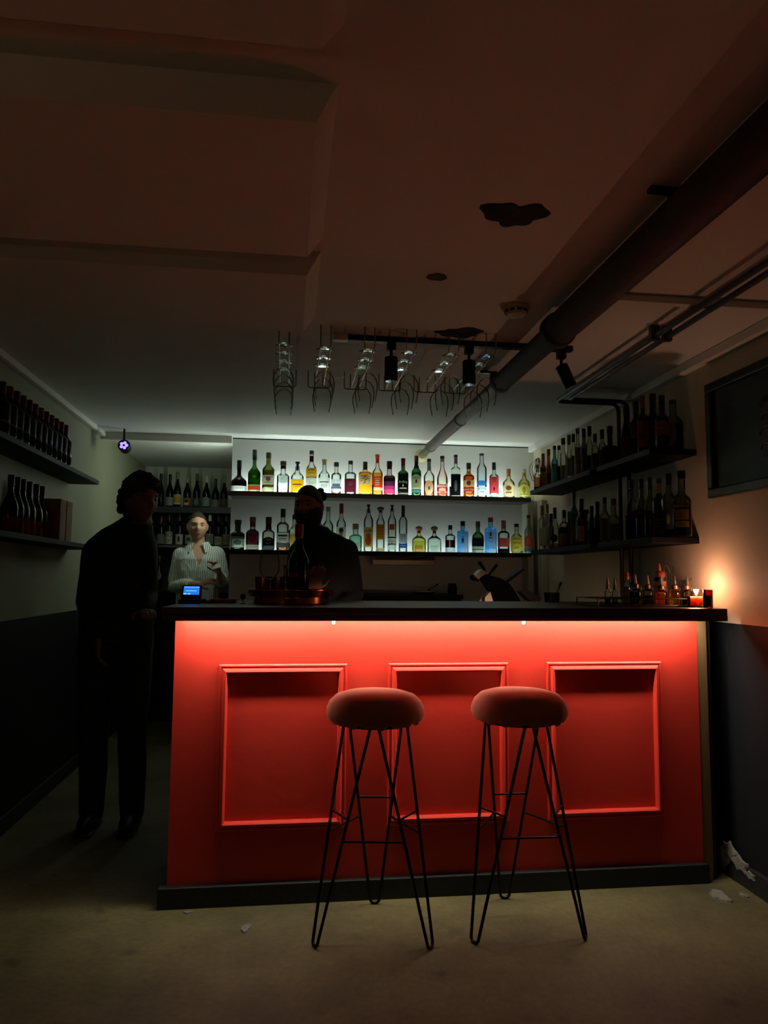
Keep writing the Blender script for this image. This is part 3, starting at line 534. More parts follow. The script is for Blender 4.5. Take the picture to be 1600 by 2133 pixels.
# ---- right wall
GRU, GRL = 'spirit bottles on the upper right shelf', 'spirit bottles on the lower right shelf'
def side_row(rows, X, zz, grp, where, rz):
    for r in rows:
        px, py, wpx, d, kw = r; kw = dict(kw); xo = kw.pop('dx', 0)
        q = atX(px, py, X+xo); H = q.z-zz; W = wpx/FPX*(q.y*math.cos(YAW)+(X+xo)*math.sin(YAW))
        bottle(d+', '+where, (X+xo, q.y, zz), rz, H, W, group=grp, **kw)
DK = '#24221e'
side_row([
 (1119, 968, 14, 'small amber bottle at the far end', dict(shape='pot', gl='#e0e0d4', liq='#b05420', lev=.5, cap='#74766a', caph=.13, labels=[(.0, .14, 85, '#16140f')], dx=-.045)),
 (1131, 945, 12, 'rusty orange bottle with a cream label', dict(shape='std', gl='#a85c28', liq='#7c3c14', lev=.6, cap='#8a4a1c', caph=.2, labels=[(.1, .5, 80, '#a8a88c')])),
 (1142.5, 936, 12, 'tall orange-brown bottle', dict(shape='burg', gl='#b06c30', liq='#7c3c14', lev=.6, cap='#7c4420', caph=.14, labels=[(.04, .4, 70, '#8a5c30')])),
 (1155, 929, 14, 'turquoise bottle', dict(shape='tall', gl='#3ca4a8', liq='#2c8088', lev=.55, cap='#3c3c38', caph=.09)),
 (1164.5, 928, 12, 'thin clear bottle with a dark label', dict(shape='burg', gl='#d8dcd0', cap='#1c1c1a', caph=.10, labels=[(.1, .5, 60, '#2c2c28')], dx=.04)),
 (1173, 913, 13, 'clear bottle with a wide black cap', dict(shape='tall', gl='#d8dcd0', cap='#1a1a16', caph=.13, capw=1.3, labels=[(.1, .4, 60, '#7c7c68')])),
 (1185, 906, 12, 'clear bottle with an old-gold cap', dict(shape='burg', gl='#d4d8c8', cap='#6c6a3c', caph=.20, labels=[(.12, .5, 70, '#84846c')])),
 (1194, 904, 12, 'clear bottle with a straight black cap', dict(shape='std', gl='#d4d8c8', cap='#121216', caph=.16, labels=[(.1, .55, 70, '#6c6c58')], dx=.05)),
 (1203, 893, 14, 'clear bottle with a round grey stopper and reddish liquor', dict(shape='tall', gl='#d4d4c8', liq='#5c2418', lev=.62, cap='#5c5e50', caph=.09, labels=[(.28, .46, 80, '#a8a498')])),
 (1216, 893, 13, 'dark bottle with a two-part black cap and white label', dict(shape='tall', gl='#8c8478', liq='#2c1a14', lev=.6, cap='#121216', caph=.18, labels=[(.26, .44, 80, '#8c8a7c')])),
 (1227.5, 888, 14, 'tall clear bottle with a large black cap', dict(shape='wine', gl='#cfd2c2', cap='#101014', caph=.19, capw=1.25, labels=[(.08, .42, 80, '#5c5848')], dx=.04)),
 (1239, 904, 15, 'clear bottle with brown liquor and a tall black cap', dict(shape='std', gl='#cfd2c2', liq='#4c3420', lev=.45, cap='#101014', caph=.20, labels=[(.1, .5, 70, '#6c644c')])),
 (1254, 895, 15, 'clear bottle with a banded black cap', dict(shape='std', gl='#cfd2c2', cap='#14141a', caph=.22, labels=[(.06, .5, 78, '#54503e')])),
 (1270, 888, 36, 'big squat dark brown jug bottle', dict(shape='jug', gl='#3c2418', liq='#2a140c', lev=.5, cap='#3c1a18', caph=.16, labels=[(.05, .42, 80, '#5c4c38', 'rect', ln(.3, .22, .14, col='#3c3020', w=.6))])),
], 1.755, RU, GRU, 'upper right shelf', math.radians(-32))
side_row([
 (1303, 846.5, 21, 'green aperitif bottle with a brown label, beside the wall pipe', dict(shape='burg', gl='#2c3c2c', liq='#1c281c', lev=.6, cap='#121210', caph=.13, labels=[(.05, .42, 80, '#6c4430')], dx=-.04)),
 (1324, 837.5, 30, 'dark bottle with a grey capsule and round cream label', dict(shape='wine', gl=DK, liq='#14100c', lev=.6, cap='#4a443c', caph=.18, labels=[(.38, .62, 50, '#8c7c5c', 'oval', None, -20)], dx=.06)),
 (1338, 825, 24, 'bottle with a red cap and orange label', dict(shape='std', gl='#5c5040', liq='#2c1810', lev=.6, cap='#8a1c34', caph=.20, labels=[(.10, .56, 66, '#a0683c', 'rect', [('-', .3, .1, '#7c4828', .5)])], dx=-.045)),
 (1359, 820.7, 32, 'dark vermouth bottle with a purple-red capsule and red label', dict(shape='burg', gl=DK, liq='#1c0c10', lev=.6, cap='#4c1428', caph=.22, labels=[(.12, .50, 70, '#7c2428')], dx=.058)),
 (1378, 824, 28, 'ring-necked bottle with an orange label', dict(shape='pot', gl='#4c4a40', liq='#201814', lev=.35, cap='#3c2c20', caph=.05, neck=(.83, .87, '#1c1410'), labels=[(.22, .50, 78, '#a06c3c', 'arch', ln(.4, .32, col='#6c4424', w=.6))], dx=-.045)),
 (1401, 834, 40, 'wide clear bottle with a round pale label at the near end', dict(shape='round', gl='#b8b8a4', liq='#1c1418', lev=.50, cap='#241c14', caph=.05, labels=[(.06, .54, 40, '#8c8070', 'oval', None, -14)], dx=.04)),
], 1.765, RU, GRU, 'upper right shelf', math.radians(-38))
side_row([
 (1129, 1053, 14, 'tall clear bottle with an orange cork, farthest', dict(shape='sq', gl='#d8dcd0', cap='#8a6430', caph=.22, labels=[(.1, .5, 60, '#b8b8a4')])),
 (1139.5, 1050, 14, 'tall clear bottle with an orange cork, second', dict(shape='round', gl='#d8dcd0', cap='#94702c', caph=.20, labels=[(.1, .5, 60, '#9c9c88')])),
 (1148, 1070, 11, 'small dark bottle', dict(shape='std', gl='#2c2c24', cap='#141412', caph=.2, dx=.05)),
 (1155.5, 1057.5, 19, 'clear bottle with a round black emblem', dict(shape='burg', gl='#dcdccc', liq='#c08030', lev=.14, cap='#121216', caph=.26, labels=[(.16, .36, 46, '#1c1c18', 'oval')])),
 (1175, 1062.5, 20, 'clear bottle with an amber foot label', dict(shape='std', gl='#d8dac8', liq='#5c4424', lev=.35, cap='#14161a', caph=.20, labels=[(.06, .38, 78, '#84643c'), (.38, .6, 60, '#1c2030', 'slant')])),
 (1186, 1065, 12, 'dark bottle half hidden', dict(shape='std', gl='#22221e', cap='#101012', caph=.2, dx=.05)),
 (1195, 1022, 16, 'green bottle with a red cap', dict(shape='wine', gl='#3c8c48', liq='#2c5c2c', lev=.55, cap='#6c1a20', caph=.14, labels=[(.04, .58, 82, '#5c5c3c')])),
 (1211, 1039, 25, 'round-shouldered bottle with a long dark neck and pink label', dict(shape='round', gl='#5c564c', liq='#241814', lev=.5, cap='#101014', caph=.16, neck=(.72, .83, '#141418'), labels=[(.10, .42, 32, '#d88c7c', 'rect', ln(.3, col='#5c3430', w=.5))])),
 (1220, 1062, 16, 'dark bottle with a wide black cap', dict(shape='std', gl='#2c2824', cap='#121214', caph=.10, capw=1.8, labels=[(.1, .3, 70, '#5c4c30')], dx=.05)),
 (1232.5, 1054, 16, 'dark bottle with a plain black cap', dict(shape='tall', gl='#34302a', cap='#101014', caph=.18, labels=[(.1, .4, 70, '#4c3c2c')])),
 (1244, 1045, 15, 'taller dark bottle with a plain black cap', dict(shape='tall', gl='#30302c', liq='#3c1c14', lev=.5, cap='#101014', caph=.18, labels=[(.1, .4, 70, '#3c2c20')])),
 (1259, 1036, 20, 'clear bottle with a dark red cap', dict(shape='tall', gl='#c8c8b0', cap='#5c1c20', caph=.13, labels=[(.08, .55, 78, '#70643f')])),
 (1277, 1039, 26, 'clear bottle with a pale cork and tan label', dict(shape='pot', gl='#c8c8b0', cap='#6c6040', caph=.14, labels=[(.08, .42, 80, '#7c6c4c')])),
], 1.755, RL_, GRL, 'lower right shelf', math.radians(-32))
side_row([
 (1315, 1000, 26, 'dark red bottle with a ringed cap, first past the wall pipe', dict(shape='round', gl='#b8b4a0', liq='#2c1418', lev=.48, cap='#1c1a1c', caph=.13, labels=[(.06, .42, 70, '#241418')])),
 (1335, 998, 24, 'clear bottle with a black cap and red lettering', dict(shape='round', gl='#b8b49c', liq='#20161a', lev=.42, cap='#101014', caph=.14, labels=[(.36, .50, 80, '#3c2020', 'rect', ln(.44, col='#a0504c', h=.03, w=.5))])),
 (1353, 995, 24, 'clear bottle with a grey capsule', dict(shape='round', gl='#bcb8a0', liq='#201a1a', lev=.36, cap='#4c4838', caph=.18, labels=[(.36, .46, 80, '#4c4438')])),
 (1372, 997, 27, 'dark green bottle with a pink-white highlight painted on its neck', dict(shape='wine', gl='#1c3430', liq='#101c1c', lev=.5, cap='#4c3020', caph=.06, neck=(.75, .92, '#c89c88'), labels=[(.06, .42, 70, '#5c3c30', 'rect', ln(.25, .2, .3, col='#a08878', w=.4))])),  # neck band on this bottle paints a highlight
 (1392, 987, 30, 'bottle with a black cap and a dark green label', dict(shape='tall', gl='#b4b898', liq='#34482c', lev=.40, cap='#101016', caph=.16, labels=[(.12, .42, 70, '#34442f', 'rect', [('o', .28, .08, '#6c8468', .2)])])),
 (1418, 981, 38, 'wide liqueur bottle with yellow labels at the near end', dict(shape='pot', gl='#b8b488', liq='#5c5c28', lev=.44, cap='#141418', caph=.11, labels=[(.24, .40, 42, '#c09a20', 'rect', ln(.33, .29, col='#6c5410', w=.4), 8), (.13, .22, 44, '#c8a020', 'rect', ln(.18, col='#6c5410', w=.5), 8), (.42, .48, 66, '#2c241c', 'rect', [('CHARTREUSE', .45, .055, '#d8c8b0', .8)], 0)])),
], 1.765, RL_, GRL, 'lower right shelf', math.radians(-38))
# ---- wine rack in the alcove
YW = 6.82
z1r, z2r, z3r = atY(400, 1056, YW-.12).z, atY(400, 1136, YW-.12).z, atY(320, 1228, YW-.12).z
rack = thing('wine_rack', 'tall black wine rack at the back of the alcove', 'rack', (0, 0, 0))
m_rk = pb('rack_black', '#0b0c0e', .5, var=.2)
for x0, x1 in ((XL+.004, XL+.03), (-.462, -.436)): part('side_panel', box(B(), (x0, YW-.13, 0), (x1, YA-.004, z1r), .002), m_rk, rack, smooth=False)
part('back_panel', box(B(), (XL+.03, YA-.02, 0), (-.462, YA-.004, z1r-.03)), m_rk, rack, smooth=False)
for zz, th, mm in ((z1r, .055, m_rk), (z2r, .022, m_shelf), (z3r, .025, m_rk), (.78, .025, m_rk), (.42, .025, m_rk), (.08, .025, m_rk)):
    part('shelf_board', box(B(), (XL+.03, YW-.13, zz-th), (-.462, YA-.02, zz), .002), mm, rack, smooth=False)
WR = [(315, 992, 'with a plain black capsule, farthest left', dict(cap='#121210')), (336, 987, 'with a slim dark neck and no light label', dict(cap='#1c1c18')),
 (355, 988, 'with a broad black capsule and a plain white label', dict(cap='#0e0e10', labels=[(.05, .30, 75, '#9aa496')])), (371, 983, 'with gold foil and a cream and gold label', dict(cap='#8a6c34', labels=[(.08, .36, 75, '#dcd8c0', 'rect', [('-', .22, .18, '#c8a030', .7)])])),
 (391, 992, 'with a clear neck and an orange patterned label', dict(cap='#8c948c', labels=[(.05, .30, 75, '#b07c50', 'rect', [('o', .2, .05, '#4c3424', .3), ('o', .12, .04, '#e0d0b8', .5)])])),
 (411, 987, 'with a dark gold top and a dim grey label', dict(cap='#5c4a24', labels=[(.04, .28, 70, '#5c5f58', 'rect', [('o', .16, .08, '#7c8078', .4)])])), (431, 992, 'with a cream capsule and an arched pale label', dict(cap='#c8c49c', labels=[(.05, .34, 80, '#a8b4a8', 'arch', ln(.26, w=.4))])),
 (450, 997, 'with a silver strip on the neck and a silver label', dict(cap='#2c2c28', labels=[(.02, .28, 75, '#94988c')])), (468, 992, 'with a grey capsule and a drab label', dict(cap='#8c8878', labels=[(.02, .28, 75, '#686450')]))]
GW1, GW2, GW3 = 'wine bottles on top of the alcove rack', 'wine bottles in the middle row of the alcove rack', 'wine bottles in the lower row of the alcove rack'
for px, py, d, kw in WR:
    q = atY(px, py, YW-.03); bottle('dark wine bottle '+d+', rack top', (q.x, YW-.03, z1r), 0, q.z-z1r, .068, shape='burg', gl='#20281e', liq='#0c100c', lev=.7, caph=.2, name='wine_bottle', group=GW1, **kw)
WR2 = [(304, 1082, 'with a red glint painted on, farthest left', dict(cap='#1c1412', labels=[(.06, .36, 5, '#d83428', 'rect', None, 30)])), (336, 1076, 'with a plain grey-green label', dict(cap='#4c1c18', labels=[(.05, .38, 75, '#8c9480')])),  # thin red label on the first bottle paints its glint
 (353, 1068, 'with a square label of black and red capitals', dict(cap='#202428', labels=[(.04, .43, 75, '#c8c8b4', 'rect', [('RO', .33, .20, '#16161a', .85), ('SE', .14, .20, '#b03424', .85)])])),
 (375, 1068, 'with a white label and a red-brown curl', dict(cap='#2c302c', labels=[(.03, .36, 78, '#d0d0c0', 'rect', [('o', .2, .10, '#6c2c1c', .2)])])), (395, 1070, 'with a small round motif beside the man\'s head', dict(cap='#1c1c1c', labels=[(.05, .34, 75, '#b8b498', 'rect', [('o', .2, .06, '#50505c', .4)])])),
 (438, 1071, 'with a white capsule and a finely printed white label', dict(cap='#c8d4cc', labels=[(.05, .38, 78, '#ccd0c0', 'rect', ln(.32, .27, .21, .15, .1, col='#34342e', h=.018, w=.7))])), (456, 1070, 'with a cream label of small print', dict(cap='#2c2c28', labels=[(.03, .30, 78, '#c0c09c', 'rect', ln(.24, .2, .16, .12, w=.5))])),
 (472, 1074, 'with a tan label beside the white partition', dict(cap='#1c1c20', labels=[(.03, .38, 75, '#8c886c', 'rect', ln(.3, .22, .15, w=.5))]))]
for px, py, d, kw in WR2:
    q = atY(px, py, YW-.03); bottle('dark wine bottle '+d+', middle rack row', (q.x, YW-.03, z2r), 0, min(q.z, z1r-.06)-z2r, .070, shape='wine', gl='#1c2020', liq='#0a0a0e', lev=.7, caph=.2, name='wine_bottle', group=GW2, **kw)
for px, d in ((313, 'left'), (331, 'right')):
    q = atY(px, 1199, YW-.03); bottle('dark wine bottle with a round pale label, %s of the pair low in the rack' % d, (q.x, YW-.03, z3r), 0, .30, .074, shape='burg', gl='#16181c', liq='#08080c', lev=.7, cap='#14141a', caph=.2, name='wine_bottle', group=GW3,
        labels=[(.28, .52, 48, '#8c9088', 'oval')])
# ---- left wall
GLU, GLL = 'burgundy-capped wine bottles on the upper left shelf', 'dark wine bottles on the lower left shelf'
LB = [(6, 797.5), (20, 808), (36, 819), (49, 827), (60, 836), (73, 844), (87, 851), (98, 860), (108, 867), (118, 874), (128, 881), (137, 888)]
proto = None
y_a, y_b = atX(6, 797.5, -1.275).y, atX(137, 888, -1.275).y
for i in range(12):
    yy = y_b+(y_a-y_b)*i/11
    lab = 'burgundy-capped wine bottle, %s from the far end of the upper left shelf' % ORD[i]
    if proto is None:
        proto = bottle(lab, (-1.275, yy, LU), math.radians(38), .262, .076, shape='wine', gl='#14121a', liq='#08070c', lev=.7, cap='#5c1222', caph=.20, name='wine_bottle', group=GLU, labels=[(.08, .34, 60, '#8c8a74', 'oval', [('o', .21, .09, '#1c1a18', .7)])])
    else: dup(proto, (-1.275, yy, LU), math.radians(38), lab, GLU)
LB2 = [(25, 975.6), (37, 993.5), (49, 998), (62, 1003), (76.5, 1009), (88.5, 1013)]
proto = None
for i, (px, py) in enumerate(reversed(LB2)):
    q = atX(px, py, -1.275); lab = '%s dark wine bottle from the boxes on the lower left shelf' % ORD[i]
    if proto is None:
        proto = bottle(lab, (-1.275, q.y, LL), math.radians(38), .275, .072, shape='burg', gl='#14161a', liq='#07080a', lev=.7, cap='#101014', caph=.18, name='wine_bottle', group=GLL, labels=[(.02, .30, 75, '#9c5a3c')])
    else: dup(proto, (-1.275, q.y, LL), math.radians(38), lab, GLL)
m_card = pb('tan_cardboard', '#8f6a4a', .8, var=.12)
for px, d in ((86, 'nearer'), (108, 'farther')):
    q = atX(px, 1042 if px < 100 else 1045, -1.225); t = thing('bottle_box', 'upright tan bottle box on the lower left shelf, the %s one' % d, 'box', (-1.245, atX(88.5, 1013, -1.275).y+(.10 if px < 100 else .215), LL), 0, 'bottle boxes on the lower left shelf')
    part('carton', box(B(), (-.05, -.05, 0), (.05, .05, .215), .002), m_card, t, smooth=False); part('lid_flap', box(B(), (-.0515, -.0515, .196), (.0515, .0515, .217), .001), m_card, t, smooth=False)
q = atX(138, 1104, -1.225)
tag(mk('candle_stub', lathe(B(), [(.013, 0), (.013, .004), (.009, .006), (.009, .05), (.004, .053)], 14), m_black, loc=(-1.225, q.y, LL)), 'small black taper stub on the lower left shelf', 'candle')
# ================================================================ CEILING: PIPES, TRACK, GLASS RACKS
m_pipe = pb('painted_pipe', '#5e5238', .5, var=.25, vscale=12, bump=.2, bscale=30)
m_lag = pb('brown_lagging', '#2a1a16', .7, var=.25, vscale=8, bump=.3, bscale=30)
PX, PZ = 1.0, 2.195
pipe = thing('ceiling_pipe', 'fat ceiling pipe running from above the camera to the white back wall', 'pipe')
for y0, y1, r, mm, nm in ((-2.9, 2.60, .060, m_lag, 'lagged_section'), (2.60, 3.35, .046, m_lag, 'middle_section'), (3.35, 5.12, .036, m_pipe, 'bare_section'), (5.12, 5.46, .027, m_pipe, 'end_section')):
    bm = B(); tube(bm, [(PX, y0, PZ), (PX, y1, PZ)], r, 24); part(nm, bm, mm, pipe)
for y, r in ((2.60, .068), (3.35, .049), (4.2, .039), (5.10, .0395)):
    bm = B(); tube(bm, [(PX, y-.025, PZ), (PX, y-.018, PZ), (PX, y+.018, PZ), (PX, y+.025, PZ)], [r-.006, r, r, r-.006], 24); part('coupling', bm, m_lag if y < 3.5 else m_pipe, pipe)
bm = B(); tube(bm, [(PX, 5.455, PZ), (PX, 5.47, PZ), (PX, 5.499, PZ)], [.030, .047, .049], 24); part('wall_flange', bm, pb('flange_paint', '#a89a60', .5), pipe)
for y in (1.75, 3.5):
    bm = B(); box(bm, (PX-.012, y-.012, PZ), (PX+.012, y+.012, ZC)); box(bm, (PX-.07, y-.012, ZC-.012), (PX+.02, y+.012, ZC)); part('hanger', bm, m_steel, pipe, smooth=False)
cnd = pb('dark_conduit', '#241c18', .45, var=.2)
CZ = 2.245
for dy, xx_, nm in ((0, 1.468, 'outer'), (-.055, 1.522, 'inner')):
    t = thing('conduit_pipe', 'thin dark conduit along the right ceiling and down the wall, the %s of the pair' % nm, 'pipe', group='wall conduits')
    yb = 3.862+dy; xd = 1.835 if dy == 0 else 1.862
    bm = B(); tube(bm, bend_path([(xx_, -2.9, CZ), (xx_, yb, CZ), (xd, yb, CZ), (xd, yb, 1.02)], .05, 6), .0115, 10); part('tube', bm, cnd, t)
    for y in (2.75, .9):
        bm = B(); box(bm, (xx_-.018, y-.012, CZ-.016), (xx_+.018, y+.012, ZC)); part('clip', bm, cnd, t, smooth=False)
t = thing('cable_trunking', 'flat trunking crossing the ceiling from the fat pipe to the right wall', 'trunking')
part('cover', box(B(), (PX+.03, 2.44, ZC-.028), (XR-.05, 2.475, ZC-.001), .004), m_ceil, t, smooth=False)
t = thing('smoke_detector', 'round white smoke detector on the ceiling', 'detector', (.845, 2.63, ZC))
part('base', lathe(B(), [(.05, -.012), (.053, -.008), (.053, 0)], 28), pb('ivory_plastic', '#b8a890', .45), t)
part('dome', lathe(B(), [(.018, -.038), (.036, -.035), (.042, -.026), (.043, -.012)], 28), MATS['ivory_plastic'], t)
for k in range(10):
    a = 2*PI*k/10; bm = B(); box(bm, (-.008, -.0015, -.026), (.008, .0015, -.017), 0, Matrix.Rotation(a, 4, 'Z') @ Matrix.Translation((0, -.0425, 0))); part('vent', bm, m_black, t, smooth=False)
# track with three spots (off)
m_trk = pb('matt_black_metal', '#0c0c10', .45, .3, var=.15)
track = thing('track_rail', 'black lighting track across the ceiling with a white feed end', 'track')
part('rail', box(B(), (.19, 3.043, ZC-.024), (1.24, 3.077, ZC), .002), m_trk, track, smooth=False)
part('feed_box', box(B(), (.172, 3.041, ZC-.026), (.235, 3.079, ZC), .002), m_wclip, track, 'white feed end', smooth=False)
def spot(label, x, tilt, sw):
    t = thing('track_spotlight', label, 'spotlight', (x, 3.06, ZC-.024), 0, 'track spotlights')
    part('adapter', box(B(), (-.019, -.016, -.034), (.019, .016, 0), .003), m_trk, t, smooth=False)
    bm = B(); tube(bm, [(0, 0, -.034), (0, 0, -.062)], .007, 10); part('stem', bm, m_trk, t)
    M = Matrix.Translation((0, 0, -.066)) @ Matrix.Rotation(sw, 4, 'Z') @ Matrix.Rotation(tilt, 4, 'Y')
    def tr(b): bmesh.ops.transform(b, matrix=M, verts=b.verts[:]); return b
    hd = part('head', tr(lathe(B(), [(.018, .006), (.027, .002), (.0285, -.004), (.0285, -.098), (.0265, -.103)], 24)), m_trk, t)
    part('lens', tr(lathe(B(), [(.0245, -.1035), (.0245, -.1025)], 24)), pb('dark_lens', '#20242a', .1), hd)
q = atY(815, 735, 3.06); spot('black track spotlight hanging straight, left of the three', q.x, 0, 0)
q = atY(977, 740, 3.06); spot('black track spotlight hanging straight, middle of the three', q.x, 0, 0)
spot('black track spotlight tilted to the right, right of the fat pipe', 1.19, math.radians(-24), 0)
# stemware racks
m_wire = pb('brass_wire', '#8c7c48', .3, .9, var=.1)
m_gl = glass('#f6f8f5', 1., 1.2, .985, 1.10)
FZ, RXS, NG = 2.212, (-.035, .136, .318, .494, .676, .836), (4, 3, 3, 3, 3, 3)
gp = None; GG = 'wine glasses hanging from the ceiling racks'
def wine_glass_parts(t, up=1):
    s = up
    part('foot', lathe(B(), [(.002, 0), (.036, .001*s), (.0365, .0025*s), (.012, .006*s), (.0045, .012*s)], 22, cap=False), m_gl, t)
    part('stem', lathe(B(), [(.0045, .012*s), (.0036, .04*s), (.0038, .085*s), (.007, .094*s)], 10, cap=False), m_gl, t)
    part('bowl', lathe(B(), [(.002, .092*s), (.010, .094*s), (.028, .106*s), (.040, .126*s), (.0435, .146*s), (.0425, .170*s), (.037, .200*s), (.0345, .214*s)], 22, cap=False), m_gl, t)
for i, (x, n) in enumerate(zip(RXS, NG)):
    t = thing('stemware_rack', 'brass wire glass rack under the ceiling, %s from the left' % ORD[i], 'rack', (x, 0, 0), 0, 'wire glass racks')
    for s in (-1, 1):
        bm = B(); tube(bm, bend_path([(s*.021, 2.945, ZC), (s*.021, 2.945, FZ-.004), (s*.021, 3.66, FZ-.004), (s*.021, 3.66, ZC)], .02, 4), .0028, 8); part('rod', bm, m_wire, t)
    bm = B(); tube(bm, bend_path([(-.055, 3.62, ZC), (-.055, 3.62, FZ-.0095), (.055, 3.62, FZ-.0095), (.055, 3.62, ZC)], .015, 4), .0028, 8); part('cross_wire', bm, m_wire, t)
    for k in range(n):
        y = 2.99+.118*k+(.03 if n == 3 else 0); lab = 'upside-down wine glass, %s from the front in the %s wire rack from the left' % (ORD[k], ORD[i])
        if gp is None:
            gp = thing('wine_glass', lab, 'glass', (x, y, FZ), 0, GG); wine_glass_parts(gp, -1)
        else: dup(gp, (x, y, FZ), 0, lab, GG)
# small purple-blue effect light in the left corner
t = thing('effect_light', 'small black lamp glowing violet-blue in the alcove ceiling corner', 'lamp', (-1.168, 5.30, 2.172))
def rotm(b, M): bmesh.ops.transform(b, matrix=M, verts=b.verts[:]); return b
MF = Matrix.Rotation(math.radians(78), 4, 'X')
part('housing', rotm(lathe(B(), [(.030, -.07), (.041, -.055), (.043, 0), (.041, .008), (.038, .008), (.037, .0)], 24), MF), m_trk, t)
m_uv = emis('violet_led', (.20, .14, 1.), 3.2)
for k in range(5):
    a = 2*PI*k/5; part('led', rotm(lathe(B(), [(.011, .001), (.0115, .004), (.006, .008)], 12, (.019*math.cos(a), .019*math.sin(a), 0)), MF), m_uv, t)
part('yoke', box(B(), (-.006, -.01, .04), (.006, .01, .118), .002), m_trk, t, smooth=False)
# corner junction box with loose cables
t = thing('junction_box', 'white junction box with loose cables in the right back corner', 'electrics', (1.855, 5.28, 2.10))
part('box', box(B(), (-.03, -.035, -.05), (.043, .035, .05), .006), m_wclip, t, smooth=False)
for k, (a, b2, c2) in enumerate([(-.03, -.13, -.10), (-.05, -.10, -.14), (-.02, -.16, -.12)]):
    bm = B(); tube(bm, bend_path([(0, -.036, .02), (-.03, -.08+a, .06), (-.06+a, b2, -.02), (-.05, -.05, c2), (-.02, -.036, -.03)], .05, 6), .0022, 6); part('cable', bm, m_black, t)
# framed picture on the right wall
t = thing('framed_picture', 'dark picture in a black frame on the right wall', 'picture')
FY0, FY1, FZ0, FZ1 = 2.17, 3.066, 1.62, 2.143
m_fr = pb('black_frame', '#0b0a0c', .35, var=.2)
for lo, hi in (((XR-.03, FY0, FZ0), (XR, FY1, FZ0+.042)), ((XR-.03, FY0, FZ1-.042), (XR, FY1, FZ1)), ((XR-.03, FY0, FZ0+.042), (XR, FY0+.042, FZ1-.042)), ((XR-.03, FY1-.042, FZ0+.042), (XR, FY1, FZ1-.042))):
    part('frame_rail', box(B(), lo, hi, .005), m_fr, t, smooth=False)
cv = part('canvas', box(B(), (XR-.012, FY0+.04, FZ0+.04), (XR, FY1-.04, FZ1-.04)), pb('dark_canvas', '#0d0c0f', .5, var=.3), t, smooth=False)
bm = B(); yc, zc = 2.66, 1.87
for k in range(7):
    a = math.radians(30+20*k); tube(bm, [(XR-.0135, yc+.03*math.cos(a), zc+.07+.03*math.sin(a)), (XR-.0135, yc+.05*math.cos(a), zc+.07+.055*math.sin(a))], .003, 5)
for dz, r in ((.03, .035), (-.03, .045), (-.09, .04)):
    tube(bm, [(XR-.0135, yc+r*math.cos(a), zc+dz+r*.8*math.sin(a)) for a in [2*PI*i/16 for i in range(14)]], .004, 5)
part('painted_motif', bm, pb('faded_red_print', '#4a2c30', .7), cv)
# ================================================================ BEHIND THE BAR
t = thing('towel_rail', 'steel shelf rail on the back wall under the lower bottle shelf', 'rail')
m_ss = pb('brushed_steel', '#a09088', .28, 1., var=.1, vscale=30)
part('back_plate', box(B(), (.621, 5.485, 1.352), (1.089, 5.499, 1.412), .002), m_ss, t, smooth=False)
part('tray', box(B(), (.621, 5.40, 1.352), (1.089, 5.487, 1.357)), m_ss, t, smooth=False)
part('front_lip', box(B(), (.621, 5.392, 1.352), (1.089, 5.40, 1.39), .002), m_ss, t, smooth=False)
bm = B(); tube(bm, [(.621, 5.395, 1.409), (1.089, 5.395, 1.409)], .006, 8); part('rod', bm, m_ss, t)
for x in (.624, 1.086): part('end_plate', box(B(), (x-.003, 5.39, 1.352), (x+.003, 5.49, 1.414)), m_ss, t, smooth=False)
t = thing('back_counter', 'black back counter under the bottle shelves', 'counter')
part('cabinet', box(B(), (.25, 4.93, 0), (1.18, YB-.003, 1.115)), m_black, t, smooth=False); part('worktop', box(B(), (.25, 4.91, 1.115), (1.19, YB-.003, 1.142), .003), m_black, t, smooth=False)
t = thing('serving_bowl', 'shallow dark bowl with yellow contents on the back counter', 'bowl', (.93, 4.97, 1.142))
part('bowl', lathe(B(), [(.05, 0), (.055, .004), (.085, .018), (.088, .02), (.083, .019), (.05, .008)], 24), m_black, t)
part('food', lathe(B(), [(.04, .012), (.07, .018), (.03, .024)], 20), pb('yellow_food', '#8a7a30', .6), t)
bm = B(); tube(bm, [(.0, 0, .028), (.05, .0, .055), (.075, 0, .074)], [.003, .003, .006], 8); tag(mk('spoon', bm, m_black, loc=(.95, 4.97, 1.142)), 'dark spoon leaning out of the shallow bowl', 'spoon')
t = thing('storage_jar', 'dark lidded jar at the end of the back counter', 'jar', (1.13, 4.99, 1.142)); part('jar', lathe(B(), [(.03, 0), (.032, .01), (.032, .055), (.026, .06)], 18), m_black, t); part('lid', lathe(B(), [(.028, .06), (.028, .078)], 18), m_black, t)
t = thing('work_table', 'steel work table behind the bar carrying the slicer', 'table')
part('table_top', box(B(), (1.12, 4.2, .95), (1.62, 4.85, .98), .003), m_ss, t, smooth=False)
for x, y in ((1.15, 4.23), (1.59, 4.23), (1.15, 4.82), (1.59, 4.82)): part('leg', box(B(), (x-.02, y-.02, 0), (x+.02, y+.02, .95)), m_ss, t, smooth=False)
